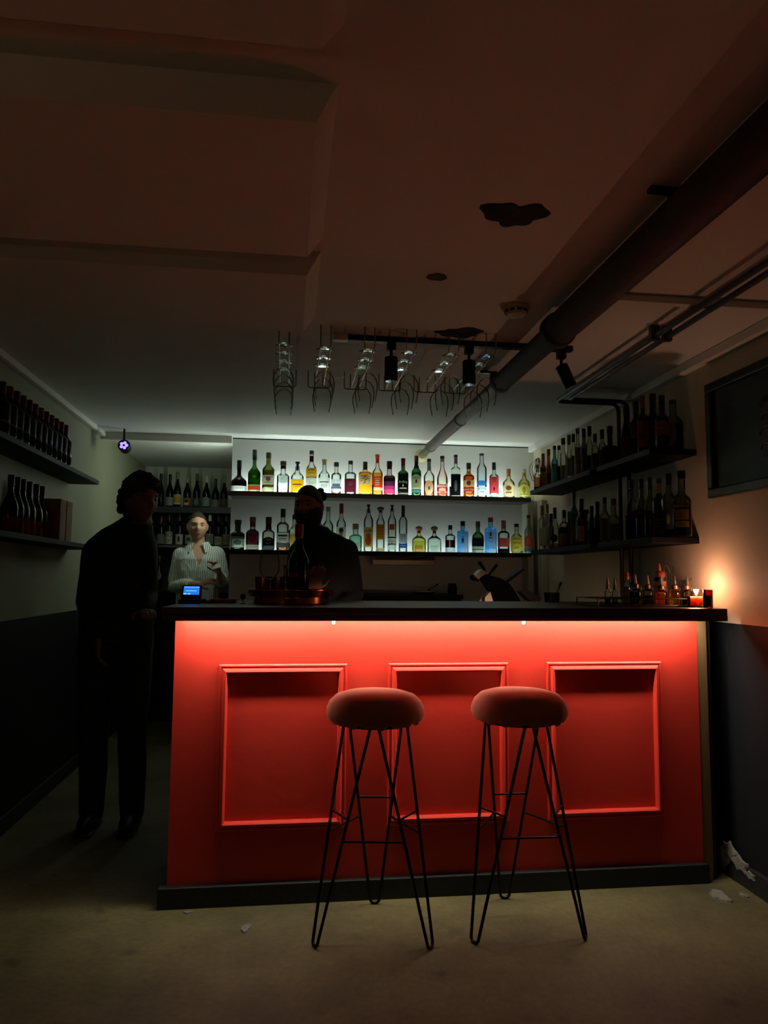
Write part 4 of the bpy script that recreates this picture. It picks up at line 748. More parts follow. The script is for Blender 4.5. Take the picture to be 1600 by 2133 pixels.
# meat slicer
t = thing('meat_slicer', 'steel meat slicer behind the bar', 'slicer', (1.36, 4.5, .98))
def poly_extrude(bm, pts, y0, y1):
    return loft(bm, [[(x, y0, z) for x, z in pts], [(x, y1, z) for x, z in pts]])
m_sld = pb('dark_steel', '#0c0c0f', .7, 0., var=.1, spec=.15)
part('base', poly_extrude(B(), [(-.16, 0), (.2, 0), (.22, .05), (.18, .09), (-.12, .09), (-.16, .05)], -.12, .14), m_sld, t, smooth=False)
def sl(px, py): q = atY(px, py, 4.45); return (q.x-1.36, q.z-.98)
part('blade_housing', poly_extrude(B(), [sl(1013, 1196), sl(1046, 1206), sl(1062, 1217), sl(1072, 1232), sl(1090, 1262), sl(1030, 1262), sl(1018, 1232), sl(1000, 1204)], -.06, -.02), m_sld, t, smooth=False)
bl = B(); c = sl(1026, 1256)
rotm(lathe(bl, [(.005, -.003), (.068, -.001), (.07, .0), (.068, .001), (.005, .003)], 32), Matrix.Translation((c[0], -.0, c[1])) @ Matrix.Rotation(math.radians(90), 4, 'X'))
part('blade', bl, m_ss, t)
part('thickness_plate', poly_extrude(B(), [sl(985, 1201), sl(1000, 1186), sl(1008, 1191), sl(993, 1207)], -.10, -.0), m_ss, t, 'bright steel head', smooth=False)
bm = B(); a, b2 = sl(1018, 1198), sl(1034, 1178); tube(bm, [(a[0], -.05, a[1]), (b2[0], -.05, b2[1])], [.007, .011], 10, dome=True); part('handle', bm, m_black, t)
bm = B(); a, b2 = sl(1010, 1188), sl(999, 1172); tube(bm, [(a[0], -.05, a[1]), (b2[0], -.05, b2[1])], [.008, .012], 10, dome=True); part('knob', bm, m_black, t)
bm = B(); a, b2 = sl(994, 1206), sl(984, 1203); tube(bm, [(a[0], -.06, a[1]), (b2[0], -.06, b2[1])], [.015, .018], 12, dome=True); part('knob', bm, m_black, t)
part('food_pusher', poly_extrude(B(), [sl(1082, 1232), sl(1095, 1228), sl(1125, 1245), sl(1120, 1258), sl(1100, 1250)], -.08, .02), pb('purple_plastic', '#2a1c28', .4), t, smooth=False)
part('guard', poly_extrude(B(), [sl(1058, 1210), sl(1064, 1214), sl(1100, 1186), sl(1094, 1184)], .0, .1), pb('smoked_guard', '#26262a', .5, spec=.15), t, smooth=False)
part('foot_cover', poly_extrude(B(), [sl(1006, 1262), sl(1007, 1244), sl(1018, 1232), sl(1026, 1262)], -.09, -.03), m_ss, t, smooth=False)
# ================================================================ THINGS ON THE BAR
ZB = BTOP
def onbar(px, Y): q = atY(px, 1250, Y); return (q.x, Y, ZB)
t = thing('card_terminal', 'black card terminal with a lit blue screen at the left end of the bar', 'terminal', onbar(400, 3.32), math.radians(-6))
m_bp = pb('black_plastic', '#0d0d10', .4, var=.1)
part('base', poly_extrude(B(), [(-.047, 0), (.047, 0), (.046, .018), (-.046, .018)], -.055, .05), m_bp, t, smooth=False)
MT = Matrix.Translation((0, -.02, .014)) @ Matrix.Rotation(math.radians(-22), 4, 'X')
bd = part('body', box(B(), (-.042, -.010, 0), (.042, .012, .068), .005, MT), m_bp, t, smooth=False)
sc_ = part('screen', box(B(), (-.034, -.0115, .022), (.034, -.0100, .058), 0, MT), emis('screen_blue', (.012, .16, .62), 1.3), t, 'lit blue screen', False)
part('status_bar', box(B(), (-.034, -.0122, .058), (.034, -.0105, .063), 0, MT), emis('screen_deep_blue', (.0, .015, .45), 1.0), sc_, smooth=False)
for lo, hi in (((-.024, -.0122, .038), (.022, -.0116, .040)), ((-.033, -.0122, .0235), (-.020, -.0116, .027)), ((-.015, -.0122, .0235), (-.003, -.0116, .027)), ((-.033, -.0122, .0555), (.033, -.0116, .0575))):
    part('screen_line', box(B(), lo, hi, 0, MT), emis('screen_white', (.35, .75, 1.), 1.2), sc_, smooth=False)
t = thing('receipt_holder', 'black clip holding small white receipts beside the card terminal', 'holder', onbar(428, 3.34))
part('clip', poly_extrude(B(), [(-.022, 0), (.022, 0), (.018, .008), (-.004, .02), (-.02, .01)], -.012, .014), m_bp, t, smooth=False)
part('receipt', box(B(), (-.018, -.016, .004), (.026, .012, .0055), 0, Matrix.Rotation(.2, 4, 'Y')), paper('#d8d4cc', .1), t, smooth=False); part('receipt', box(B(), (-.008, -.018, .010), (.030, .010, .0115), 0, Matrix.Rotation(-.12, 4, 'Y')), paper('#d8d4cc', .1), t, smooth=False)
m_men = pb('terracotta_card', '#8a4a34', .7, var=.2)
for k in range(4):
    q = onbar(464, 3.36); bm = B(); box(bm, (-.058, -.05, 0), (.058, .05, .0042), .0008)
    o = mk('menu_card', bm, m_men, None, False, loc=(q[0]+(-.003, .002, -.001, .004)[k], q[1], ZB+.0046*k), rotz=math.radians((2, -3, 1, 4)[k])); tag(o, 'terracotta menu card on the bar, %s' % ('lowest of the stack', 'second from below in the stack', 'third from below in the stack', 'top of the stack')[k], 'menu', 'stacked menu cards')
t = thing('bottle_stopper', 'small black ball-headed bottle stopper standing on the bar beside the tray', 'stopper', onbar(506, 3.28))
part('stem', lathe(B(), [(.012, 0), (.012, .004), (.004, .008), (.004, .02)], 14), m_ss, t); bm = B(); ellipsoid(bm, (0, 0, .031), (.0125, .0125, .013)); part('head', bm, m_bp, t)
# copper tray
TX, TY, _ = onbar(606, 3.36)
m_cop = pb('copper_tray', '#c07850', .2, 1., var=.15, vscale=10, bump=.05, bscale=12)
t = thing('round_tray', 'round copper tray with a deep rim on the bar', 'tray', (TX, TY, ZB))
part('lower_ring', lathe(B(), [(.165, 0), (.17, .003), (.17, .030), (.163, .030), (.163, .004)], 48), m_cop, t)
part('dish', lathe(B(), [(.168, .0305), (.188, .034), (.192, .058), (.196, .060), (.196, .0635), (.189, .062), (.185, .038), (.168, .0345)], 48), m_cop, t)
TZ = ZB+.0350
def ontray(px, Y): q = atY(px, 1240, Y); return (q.x, Y, TZ)
t = thing('wine_glass', 'empty stemmed wine glass standing on the copper tray', 'glass', ontray(560, 3.30))
part('foot', lathe(B(), [(.002, 0), (.036, .001), (.0365, .0025), (.012, .006), (.0045, .012)], 26, cap=False), m_gl, t)
part('stem', lathe(B(), [(.0045, .012), (.0036, .03), (.0038, .062), (.007, .072)], 12, cap=False), m_gl, t)
part('bowl', lathe(B(), [(.002, .07), (.012, .073), (.030, .085), (.0415, .105), (.0445, .125), (.0435, .15), (.039, .185), (.0365, .205)], 28, cap=False), m_gl, t)
q = ontray(621, 3.34); qt = atY(621, 1092, 3.34)
bottle('large open wine bottle with a red and gold capsule on the copper tray', q, math.radians(-20), qt.z-TZ, .094, shape='burg', gl='#1c2a18', liq='#0c0a08', lev=.62, cap='#7c1c30', caph=.17, name='wine_bottle', labels=[(.26, .32, 30, '#c08c78', 'rect', None, -14), (.13, .17, 16, '#8c8c80', 'rect', None, -24), (.04, .11, 40, '#22201e', 'rect', None, -10)], neck=(.80, .825, '#a07c38'))
m_amb = glass('#c89878')
for px, Y, d in ((547, 3.40, 'left of the wine glass'), (578, 3.45, 'between wine glass and bottle')):
    t = thing('tumbler', 'short brownish tumbler on the copper tray, '+d, 'tumbler', ontray(px, Y), 0, 'tumblers on the tray')
    part('cup', lathe(B(), [(.030, 0), (.032, .002), (.036, .085), (.034, .085), (.030, .008)], 22), m_amb, t); part('base', lathe(B(), [(.0295, .001), (.0305, .007)], 22), m_amb, t)
bottle('slim pale glass bottle behind the open wine bottle on the tray', ontray(595, 3.44), 0, .14, .045, shape='pot', gl='#d8d4b0', liq='#b0a870', lev=.5, cap='#5c5c40', caph=.1)
# utensil jar
t = thing('utensil_jar', 'low glass jar at the rear of the bar', 'jar', onbar(1150, 3.66)); part('jar', lathe(B(), [(.035, 0), (.037, .003), (.04, .05), (.038, .05), (.034, .006)], 22), glass('#b8b4a8'), t)
x, y, _ = onbar(1150, 3.66)
bm = B(); tube(bm, [(.012, 0, .012), (.035, -.004, .07), (.046, -.006, .098)], [.003, .003, .0075], 8, dome=True); tag(mk('bar_spoon', bm, m_bp, loc=(x, y, ZB)), 'black-handled spoon leaning in the low glass jar', 'spoon')
bm = B(); tube(bm, bend_path([(-.012, 0, .010), (-.006, 0, .07), (.0, 0, .108), (.005, 0, .104), (-.002, 0, .06), (-.008, 0, .012)], .006, 4), .0017, 6); tag(mk('tongs', bm, m_ss, loc=(x, y-.012, ZB)), 'thin steel tongs standing in the low glass jar', 'tongs')
# sauce rack
q0, q1 = onbar(1244, 3.34), onbar(1456, 3.24)
RY0, RY1 = 3.12, 3.36
rx0, rx1 = atY(1246, 1250, RY0).x, atY(1457, 1250, RY0).x
t = thing('bottle_caddy', 'low black wire caddy of syrup bottles at the right end of the bar', 'caddy')
m_cw = pb('black_wire', '#100c0c', .4, .5)
for zz in (ZB+.004, ZB+.034):
    bm = B(); pts = [(rx0, RY0, zz), (rx1, RY0, zz), (rx1, RY1, zz), (rx0, RY1, zz)]
    for a, b2 in zip(pts, pts[1:]+pts[:1]): tube(bm, [a, b2], .003, 6)
    part('wire_rim', bm, m_cw, t)
for x, y in ((rx0, RY0), (rx1, RY0), (rx1, RY1), (rx0, RY1)):
    bm = B(); tube(bm, [(x, y, ZB), (x, y, ZB+.034)], .003, 6); part('upright', bm, m_cw, t)
part('floor_plate', box(B(), (rx0, RY0, ZB+.001), (rx1, RY1, ZB+.004)), m_cw, t, smooth=False)
CZ0 = ZB+.0045
def syrup(px, Y, d, liq, lev, w=.05, h=.105, spout=True, capc='#4a2018', body=CL):
    q = atY(px, 1240, Y); t = thing('syrup_bottle', d, 'bottle', (q.x, Y, CZ0), 0, 'syrup bottles in the wire caddy'); r = w/2
    part('glass', lathe(B(), [(r*.9, 0), (r, .004), (r, h*.52), (r*.92, h*.60), (r*.5, h*.68), (r*.44, h*.76)], 22), glass(body), t)
    if liq: part('liquid', lathe(B(), [(r*.84, .004), (r*.92, .006), (r*.92, h*lev)], 20), liquid(liq), t)
    part('cap', lathe(B(), [(r*.56, h*.70), (r*.58, h*.72), (r*.56, h*.86), (r*.3, h*.90)], 18), m_plast(capc), t)
    if spout: part('spout', lathe(B(), [(.0095, h*.88), (.0085, h*.92), (.0065, h*1.05), (.0035, h*1.28)], 14), m_ss, t)
    bm = B(); tube(bm, [(r*.5, 0, h*.72), (r*.9, 0, h*.80), (r*1.0, 0, h*.72), (r*.85, 0, h*.62)], .0022, 6); part('swing_wire', bm, m_ss, t)
syrup(1266, 3.18, 'slim cruet with dark syrup at the left end of the wire caddy', '#1c0c0c', .25, .026, .10, True, '#5c5c58')
syrup(1281, 3.22, 'slim cruet of pale green syrup, second in the wire caddy', '#5c5c28', .3, .026, .095, True, '#4c4c44')
syrup(1307, 3.31, 'tall syrup bottle with a red and black top at the back of the caddy', '#7c4c30', .5, .036, .165, False, '#9c2c24')
syrup(1324, 3.19, 'squat bottle of dark blue syrup in the wire caddy', '#141438', .55, .056, .108)
syrup(1350, 3.24, 'squat bottle of grey-brown syrup, centre of the wire caddy', '#5c4c3c', .4, .05, .105)
syrup(1377, 3.155, 'squat bottle of amber-pink syrup in front of the squeeze bottle', '#c87048', .5, .052, .102)
syrup(1406, 3.165, 'squat bottle of yellow syrup in the wire caddy', '#e0a848', .6, .052, .104)
syrup(1432, 3.155, 'squat bottle half white and half dark at the right end of the caddy', '#18141c', .36, .045, .104)
q = atY(1375, 1240, 3.28); t = thing('squeeze_bottle', 'tall squeeze bottle with a rust red nozzle cap in the wire caddy', 'bottle', (q.x, 3.28, CZ0))
part('body', lathe(B(), [(.026, 0), (.028, .004), (.028, .125), (.026, .13)], 22), pb('peach_plastic', '#b06c4c', .4), t)
part('band', lathe(B(), [(.0287, .108), (.0287, .128)], 22, cap=False), m_bp, t)
part('nozzle', lathe(B(), [(.027, .13), (.027, .142), (.020, .152), (.009, .158), (.0085, .168), (.0035, .192)], 22), pb('rust_cap', '#8c3c28', .4), t)
for k, (px, dd) in enumerate(((1388, 'left'), (1399, 'right'))):
    q = atY(px, 1186, 3.31); bm = B(); tube(bm, [(0.012*math.cos(a), 0, .018*math.sin(a)) for a in [2*PI*i/16 for i in range(17)]], .0022, 6); tube(bm, [(0, 0, -.018), (-.004 if k else .004, 0, q.z*-1+CZ0)], .0022, 6)
    tag(mk('scissor_handle', bm, m_ss, loc=(q.x, 3.312, q.z)), 'wire loop handle standing behind the syrup bottles, the %s one' % dd, 'scissors')
# mint in a glass
q = atY(1434, 1240, 3.30); t = thing('herb_glass', 'glass of green mint sprigs behind the syrup bottles', 'herbs', (q.x, 3.29, CZ0))
part('cup', lathe(B(), [(.022, 0), (.024, .002), (.027, .08), (.025, .08)], 20), glass('#d8d4c8'), t)
m_lf = pb('mint_leaf', '#4c6a38', .6, var=.3, vscale=30)
rl = random.Random(4)
for k in range(22):
    a = rl.uniform(0, 6.28); r = rl.uniform(.004, .034); z = rl.uniform(.082, .115); bm = B(); n_ = [(0, 0, 0), (.006, .007, .002), (0, .017, .001), (-.006, .007, .002)]
    M = Matrix.Translation((r*math.cos(a), r*math.sin(a), z)) @ Matrix.Rotation(rl.uniform(0, 6.28), 4, 'Z') @ Matrix.Rotation(rl.uniform(-.6, .9), 4, 'X')
    vv = [bm.verts.new(M @ Vector(p)) for p in n_]; vv2 = [bm.verts.new(M @ (Vector(p)+Vector((0, 0, -.0008)))) for p in n_]
    bm.faces.new(vv); bm.faces.new(vv2[::-1])
    for i in range(4): bm.faces.new((vv[i], vv2[i], vv2[(i+1) % 4], vv[(i+1) % 4]))
    part('leaf', bm, m_lf, t, smooth=False)
for k in range(5):
    a = k*1.3; bm = B(); tube(bm, [(.006*math.cos(a), .006*math.sin(a), .005), (.018*math.cos(a), .018*math.sin(a), .10)], .0013, 5); part('stem', bm, m_lf, t)
# candles at the right end: the flame lights the wall
m_wax = pb('peach_wax', '#f0c8a0', .5, spec=.4)
MATS['peach_wax'].node_tree.nodes['Principled BSDF'].inputs['Subsurface Weight'].default_value = .3
CX, CY = 1.80, atX(1450, 1223, 1.80).y
t = thing('candle_glass', 'lit candle in a wide clear glass at the right end of the bar', 'candle', (CX, CY, ZB))
part('holder', lathe(B(), [(.036, 0), (.038, .002), (.038, .078), (.0365, .078), (.036, .006)], 26), glass('#f4e8dc'), t)
part('wax', lathe(B(), [(.033, .006), (.0345, .008), (.0345, .046), (.02, .044)], 24), m_wax, t)
bm = B(); tube(bm, [(0, 0, .044), (.001, 0, .052)], .0012, 6); part('wick', bm, m_bp, t)
m_fl = emis('candle_flame', (1., .52, .2), 60)
part('flame', lathe(B(), [(.0012, .051), (.0045, .056), (.0055, .062), (.0036, .070), (.0006, .079)], 12), m_fl, t)
lp = bpy.data.lights.new('candle_light', 'POINT'); lp.energy = CANDLE; lp.color = (1., .50, .31); lp.shadow_soft_size = .012
lo = bpy.data.objects.new('candle_light', lp); C.objects.link(lo); lo.location = (0, 0, .074); lo.parent = t
VX, VY = 1.792, atX(1475, 1240, 1.792).y
t = thing('votive_glass', 'dark red votive glass in front of the lit candle', 'candle', (min(VX, 1.805), VY, ZB))
part('glass', lathe(B(), [(.017, 0), (.0185, .002), (.0195, .078), (.018, .078), (.0165, .006)], 22), glass('#c04840', edge=1.4), t)
part('wax', lathe(B(), [(.0155, .005), (.0162, .007), (.0168, .055), (.008, .054)], 20), pb('red_wax', '#a83428', .5), t)
# ================================================================ UNSEEN LAMPS, ASSUMED OR ADDED FOR FILL
t = thing('assumed_alcove_lamp', 'assumed unseen slim white tube lamp on the end wall of the alcove', 'lamp')  # assumed lamp hidden behind the partition end, brightens the alcove
part('body', box(B(), (-.433, 5.64, 1.70), (-.430, 5.72, 2.22)), m_wclip, t, smooth=False)
part('tube', box(B(), (-.4365, 5.665, 1.71), (-.433, 5.705, 2.21)), emis('assumed_alcove_tube', (.80, 1., .84), ASSUMED_ALCOVE_LAMP*3), t, smooth=False)
def fill_candle(label, x, y, e, h=.74):  # candle and table added behind the camera as warm fill light
    t = thing('fill_candle_table', 'added unseen round table for a fill candle behind the camera, '+label, 'table', (x, y, 0))
    part('top', lathe(B(), [(.28, h-.025), (.28, h)], 32), m_black, t); part('stem', lathe(B(), [(.025, .02), (.025, h-.025)], 14), m_black, t); part('foot', lathe(B(), [(.2, 0), (.2, .015), (.03, .02)], 24), m_black, t)
    t = thing('candle_glass', 'added unseen fill candle on the table behind the camera, '+label, 'candle', (x, y, h))
    part('holder', lathe(B(), [(.036, 0), (.038, .002), (.038, .078), (.0365, .078), (.036, .006)], 26), glass('#f4e8dc'), t); part('wax', lathe(B(), [(.033, .006), (.0345, .008), (.0345, .046), (.02, .044)], 24), m_wax, t)
    part('flame', lathe(B(), [(.0012, .047), (.0045, .056), (.0055, .062), (.0036, .070), (.0006, .079)], 12), m_fl, t)
    l = bpy.data.lights.new('candle_light', 'POINT'); l.energy = e; l.color = (1., .66, .42); l.shadow_soft_size = .012
    o = bpy.data.objects.new('candle_light', l); C.objects.link(o); o.location = (0, 0, .074); o.parent = t
fill_candle('left', -.85, -.9, FILL_CANDLE); fill_candle('right', 1.2, -.7, FILL_CANDLE)
t = thing('fill_strip', 'added unseen warm fill strip under the rear edge of the bar top', 'lamp')  # added glowing strip, lifts the back wall below the bottle shelves
part('housing', box(B(), (.10, 3.735, 1.088), (1.60, 3.765, 1.106)), m_bp, t, smooth=False); part('diffuser', box(B(), (.11, 3.765, 1.090), (1.59, 3.768, 1.104)), emis('fill_strip_emission', (1., .66, .42), 14), t, smooth=False)
# assumed sconce on the left wall, out of view, lights the ceiling panels
t = thing('assumed_sconce', 'assumed unseen small shaded wall lamp on the left wall beside the camera', 'lamp', (XL, .45, 1.62))
part('plate', box(B(), (0, -.03, -.05), (.012, .03, .05), .003), m_steel, t, smooth=False); bm = B(); tube(bm, bend_path([(.012, 0, 0), (.07, 0, 0), (.07, 0, .05)], .02, 4), .006, 8); part('arm', bm, m_steel, t)
bm = B(); ellipsoid(bm, (.07, 0, .075), (.018, .018, .025)); part('bulb', bm, emis('assumed_sconce_bulb', (1., .55, .2), 6), t)
l = bpy.data.lights.new('assumed_sconce_light', 'POINT'); l.energy = .8; l.color = (1., .66, .38); l.shadow_soft_size = .03
o = bpy.data.objects.new('assumed_sconce_light', l); C.objects.link(o); o.location = (.07, 0, .13); o.parent = t
# ================================================================ PEOPLE
def bake(o, vox, sm=4, keep=None):
    """voxel-unite the overlapping closed shells into one continuous skin, smooth, optionally cut openings"""
    m = o.modifiers.new('r', 'REMESH'); m.mode = 'VOXEL'; m.voxel_size = vox; m.use_smooth_shade = True
    s = o.modifiers.new('s', 'SMOOTH'); s.factor = .5; s.iterations = sm
    dg = bpy.context.evaluated_depsgraph_get(); me = bpy.data.meshes.new_from_object(o.evaluated_get(dg))
    mt = o.data.materials[0]; o.modifiers.clear(); old = o.data; o.data = me; bpy.data.meshes.remove(old)
    if keep:
        bm = B(); bm.from_mesh(me); bmesh.ops.delete(bm, geom=[v for v in bm.verts if not keep(v.co)], context='VERTS'); bm.to_mesh(me); bm.free()
    me.materials.clear(); me.materials.append(mt)
    for p in me.polygons: p.use_smooth = True
    return o
def g(x, s): return math.exp(-x*x/(2*s*s))
def head_grid(bm, c, yaw, pitch=0., k=None, nu=44, nv=36, face=True, sc=1.):
    """sculpted head; k(d) scales the radius (hair and beard shells)"""
    M = Matrix.Rotation(yaw, 3, 'Z') @ Matrix.Rotation(pitch, 3, 'X'); c = Vector(c); rings = []
    for j in range(1, nv):
        th = PI*j/nv; ring = []
        for i in range(nu):
            ph = 2*PI*i/nu; d = Vector((math.sin(th)*math.cos(ph), math.sin(th)*math.sin(ph), -math.cos(th)))
            x, y, z = d.x*.076, d.y*.097, d.z*.117
            if d.z < -.1: t = min(1, (-d.z-.1)/.9); x *= 1-.30*t*t; y *= 1-.12*t
            if d.z > .2: y *= 1.03
            if face and d.y < .1:
                w_ = min(1, (.1-d.y)*1.8)
                dy = .024*g(x, .0105)*(g(z+.018, .014))+.013*g(x, .009)*g(z-.006, .020) + .006*g(z-.030, .010)*g(x, .045)
                dy += -.011*(g(x-.031, .013)+g(x+.031, .013))*g(z-.010, .010)
                dy += .005*(g(x-.043, .018)+g(x+.043, .018))*g(z+.025, .018)
                dy += .006*g(x, .020)*(g(z+.050, .005)+g(z+.061, .006)) - .003*g(x, .022)*g(z+.0555, .0025)
                dy += .012*g(x, .022)*g(z+.094, .016)
                y -= dy*w_
            v = Vector((x, y, z))*sc
            if k: v = v*k(d)
            ring.append(c+M @ v)
        rings.append(ring)
    loft(bm, rings)
    if face:
        for s in (-1, 1): ellipsoid(bm, c+M @ Vector((s*.077, .006, -.004)), (.010, .018, .030), 10, 8, M)
    return M
def hand(bm, wrist, d, n, curl=.5, side=1, sc=1.):
    """palm, four unequal bent fingers and a thumb leaving the side of the palm; d points along the hand, n towards the palm side"""
    d = Vector(d).normalized(); n = Vector(n); n = (n-d*n.dot(d)).normalized(); w_ = d.cross(n).normalized()*side; wrist = Vector(wrist)
    rings = []
    for f, hw, ht in ((0, .026, .019), (.02, .031, .017), (.05, .039, .015), (.085, .040, .013), (.095, .036, .010)):
        p = wrist+d*f*sc; rings.append([p+w_*(hw*sc*math.cos(a))+n*(ht*sc*math.sin(a)) for a in [2*PI*i/14 for i in range(14)]])
    loft(bm, rings)
    for off, L in ((-.029, .066), (-.010, .076), (.010, .072), (.029, .056)):
        p = wrist+d*.082*sc+w_*off*sc; a = curl*.5; pts = [p]
        for s in (.46, .31, .23):
            p = p+(d*math.cos(a)+n*math.sin(a))*L*s*sc; pts.append(p); a += curl
        tube(bm, pts, [.0095*sc, .0088*sc, .0082*sc, .0070*sc], 8, dome=True)
    p = wrist+d*.028*sc-w_*.030*sc; q = p+(d*.62-w_*.62+n*.35).normalized()*.042*sc; r = q+(d*.85-w_*.15+n*.45).normalized()*.032*sc
    tube(bm, [p, q, r], [.0125*sc, .0108*sc, .0085*sc], 8, dome=True)
def torso(bm, rows, e=2.5, n=28):
    rings = []
    for cx, cy, z, rx, ry in rows:
        rings.append([(cx+rx*math.copysign(abs(math.cos(a))**(2/e), math.cos(a)), cy+ry*math.copysign(abs(math.sin(a))**(2/e), math.sin(a)), z) for a in [2*PI*i/n for i in range(n)]])
    loft(bm, rings)
def skin_mat(key, col):
    m = pb(key, col, .55, var=.10, vscale=25, bump=.05, bscale=120); m.node_tree.nodes['Principled BSDF'].inputs['Subsurface Weight'].default_value = .15
    m.node_tree.nodes['Principled BSDF'].inputs['Subsurface Radius'].default_value = (.01, .004, .002); return m
def striped():
    m, t, N, L = newmat('striped_shirt'); b = N['Principled BSDF']; tc = N.new('ShaderNodeTexCoord')
    no = N.new('ShaderNodeTexNoise'); no.inputs['Scale'].default_value = 5; L.new(tc.outputs['Object'], no.inputs['Vector'])
    sp = N.new('ShaderNodeSeparateXYZ'); L.new(tc.outputs['Object'], sp.inputs[0])
    a1 = N.new('ShaderNodeMath'); a1.operation = 'MULTIPLY_ADD'; a1.inputs[1].default_value = .05; L.new(no.outputs['Fac'], a1.inputs[0]); L.new(sp.outputs['X'], a1.inputs[2])
    ml = N.new('ShaderNodeMath'); ml.operation = 'MULTIPLY'; ml.inputs[1].default_value = 2*PI/.0145; L.new(a1.outputs[0], ml.inputs[0])
    sn = N.new('ShaderNodeMath'); sn.operation = 'SINE'; L.new(ml.outputs[0], sn.inputs[0])
    rp = N.new('ShaderNodeValToRGB'); rp.color_ramp.elements[0].position = .55; rp.color_ramp.elements[0].color = (*lin('#cfd2c8'), 1); rp.color_ramp.elements[1].position = .80; rp.color_ramp.elements[1].color = (*lin('#5c6066'), 1)
    L.new(sn.outputs[0], rp.inputs[0]); L.new(rp.outputs[0], b.inputs['Base Color']); b.inputs['Roughness'].default_value = .8
    n2 = N.new('ShaderNodeTexNoise'); n2.inputs['Scale'].default_value = 9; n2.inputs['Detail'].default_value = 3; n2.inputs['Distortion'].default_value = 1.2; L.new(tc.outputs['Object'], n2.inputs['Vector'])
    bp = N.new('ShaderNodeBump'); bp.inputs['Strength'].default_value = .5; bp.inputs['Distance'].default_value = .03; L.new(n2.outputs['Fac'], bp.inputs['Height']); L.new(bp.outputs[0], b.inputs['Normal']); return m
def legs(bm, hips, feet, z0, infl=0., shoe=False):
    for s, f in zip((-1, 1), feet):
        h = Vector(hips)+Vector((s*.088, 0, 0)); f = Vector(f); kn = (h+f)/2+Vector((0, -.02, 0)); kn.z = .49
        tube(bm, [h, (h+kn)/2, kn, (kn+f)/2+Vector((0, .012, 0)), f], [.086+infl, .078+infl, .058+infl, .055+infl, .042+infl*1.3], 14, dome=True)
def person(label, base, spec):
    """spec positions are world coordinates; the body mesh is the top-level object"""
    base = Vector(base); loc = lambda p: Vector(p)-base
    S = {k: [loc(q) for q in spec[k]] for k in ('arm_l', 'arm_r')}
    hc = loc(spec['head']); yaw = spec['yaw']; sk = spec['skin']
    tr = [(cx-base.x, cy-base.y, z-base.z, rx, ry) for cx, cy, z, rx, ry in spec['torso']]
    bm = B(); head_grid(bm, hc, yaw, spec.get('pitch', 0))
    nb = Vector((tr[-1][0], tr[-1][1]+.005, tr[-1][2]-.03)); tube(bm, [nb, nb.lerp(hc+Vector((0, .034, -.06)), .55), hc+Vector((0, .034, -.05))], [.062, .050, .050], 16, dome=True)
    torso(bm, [(a, b_, c_, rx-.014, ry-.012) for a, b_, c_, rx, ry in tr])
    for sd, arm in ((-1, S['arm_l']), (1, S['arm_r'])):
        sh, el, wr = arm[:3]; tube(bm, [sh, (sh+el)/2, el, (el+wr)/2, wr], [.050, .045, .039, .038, .026], 12, dome=True)
    for hd in spec['hands']: hand(bm, loc(hd[0]), hd[1], hd[2], hd[3], hd[4])
    ft = [loc(f) for f in spec['feet']]; hip = Vector((tr[0][0], tr[0][1], tr[0][2]+.03)); legs(bm, hip, [f+Vector((0, 0, .07)) for f in ft], 0)
    for f in ft: ellipsoid(bm, f+Vector((0, -.05, .04)), (.04, .12, .035))
    o = mk('person', bm, sk); o.location = base; bake(o, .0048, 3); tag(o, label, 'person')
    # clothes
    bm = B(); torso(bm, tr)
    for arm, cuff in ((S['arm_l'], spec['cuff'][0]), (S['arm_r'], spec['cuff'][1])):
        sh, el, wr = arm[:3]; e2 = el.lerp(wr, cuff); u = (sh-el).normalized()
        tube(bm, [sh, sh.lerp(el, .35), sh.lerp(el, .8), el, el.lerp(e2, .5), e2], [.068, .063, .058, .056, .054, .050 if cuff < .6 else .040], 14, dome=True)
    ax = Vector((nb.x, nb.y, 0))
    vdep, vw = spec.get('vneck', (0, .0)); ztop = tr[-1][2]
    def keep(co):
        rel = Vector((co.x-nb.x, co.y-nb.y)); r = rel.length
        if r < .072 and co.z > ztop-.05: return False
        if vdep and co.y < nb.y+.01 and co.z > ztop-vdep and abs(co.x-nb.x-spec.get('vx', 0)*(ztop-co.z)/vdep) < vw*(co.z-(ztop-vdep))/vdep: return False
        return True
    sh_o = mk(spec['top_name'], bm, spec['top_mat'], o); bake(sh_o, .0075, spec.get('top_sm', 5), keep)
    md = sh_o.modifiers.new('thickness', 'SOLIDIFY'); md.thickness = .003; md.offset = -1
    if 'folds' in spec:
        tx = spec['folds']; nrm = [v.normal.copy() for v in sh_o.data.vertices]
        for v, vn in zip(sh_o.data.vertices, nrm):
            p = v.co; nn = noise.noise(Vector((p.x*9, p.y*9, p.z*5)))*.006+noise.noise(Vector((p.x*22+3, p.y*22, p.z*10)))*.0025
            v.co = p+vn*nn*tx
    # trousers and shoes
    bm = B(); torso(bm, [(a, b_, c_, rx+.004, ry+.004) for a, b_, c_, rx, ry in tr[:2]]); legs(bm, hip, [f+Vector((0, 0, .07)) for f in ft], 0, .014); tz = mk('trousers', bm, spec['trouser_mat'], o); bake(tz, .012, 4)
    for f in ft:
        bm = B(); ellipsoid(bm, f+Vector((0, -.05, .048)), (.046, .135, .046)); box(bm, (f.x-.04, f.y-.165, 0), (f.x+.04, f.y+.075, .02), .008); s_ = mk('shoe', bm, m_bp, o)
    # hair
    bm = B(); rn = spec['hair_noise']; rc = random.Random(11)
    def thr_(d): return spec.get('hairline', .5)*-1*d.y*1.1-.05-spec.get('nape', 0)*max(0, d.y)+noise.noise(d*6)*.10+noise.noise(d*15)*.05
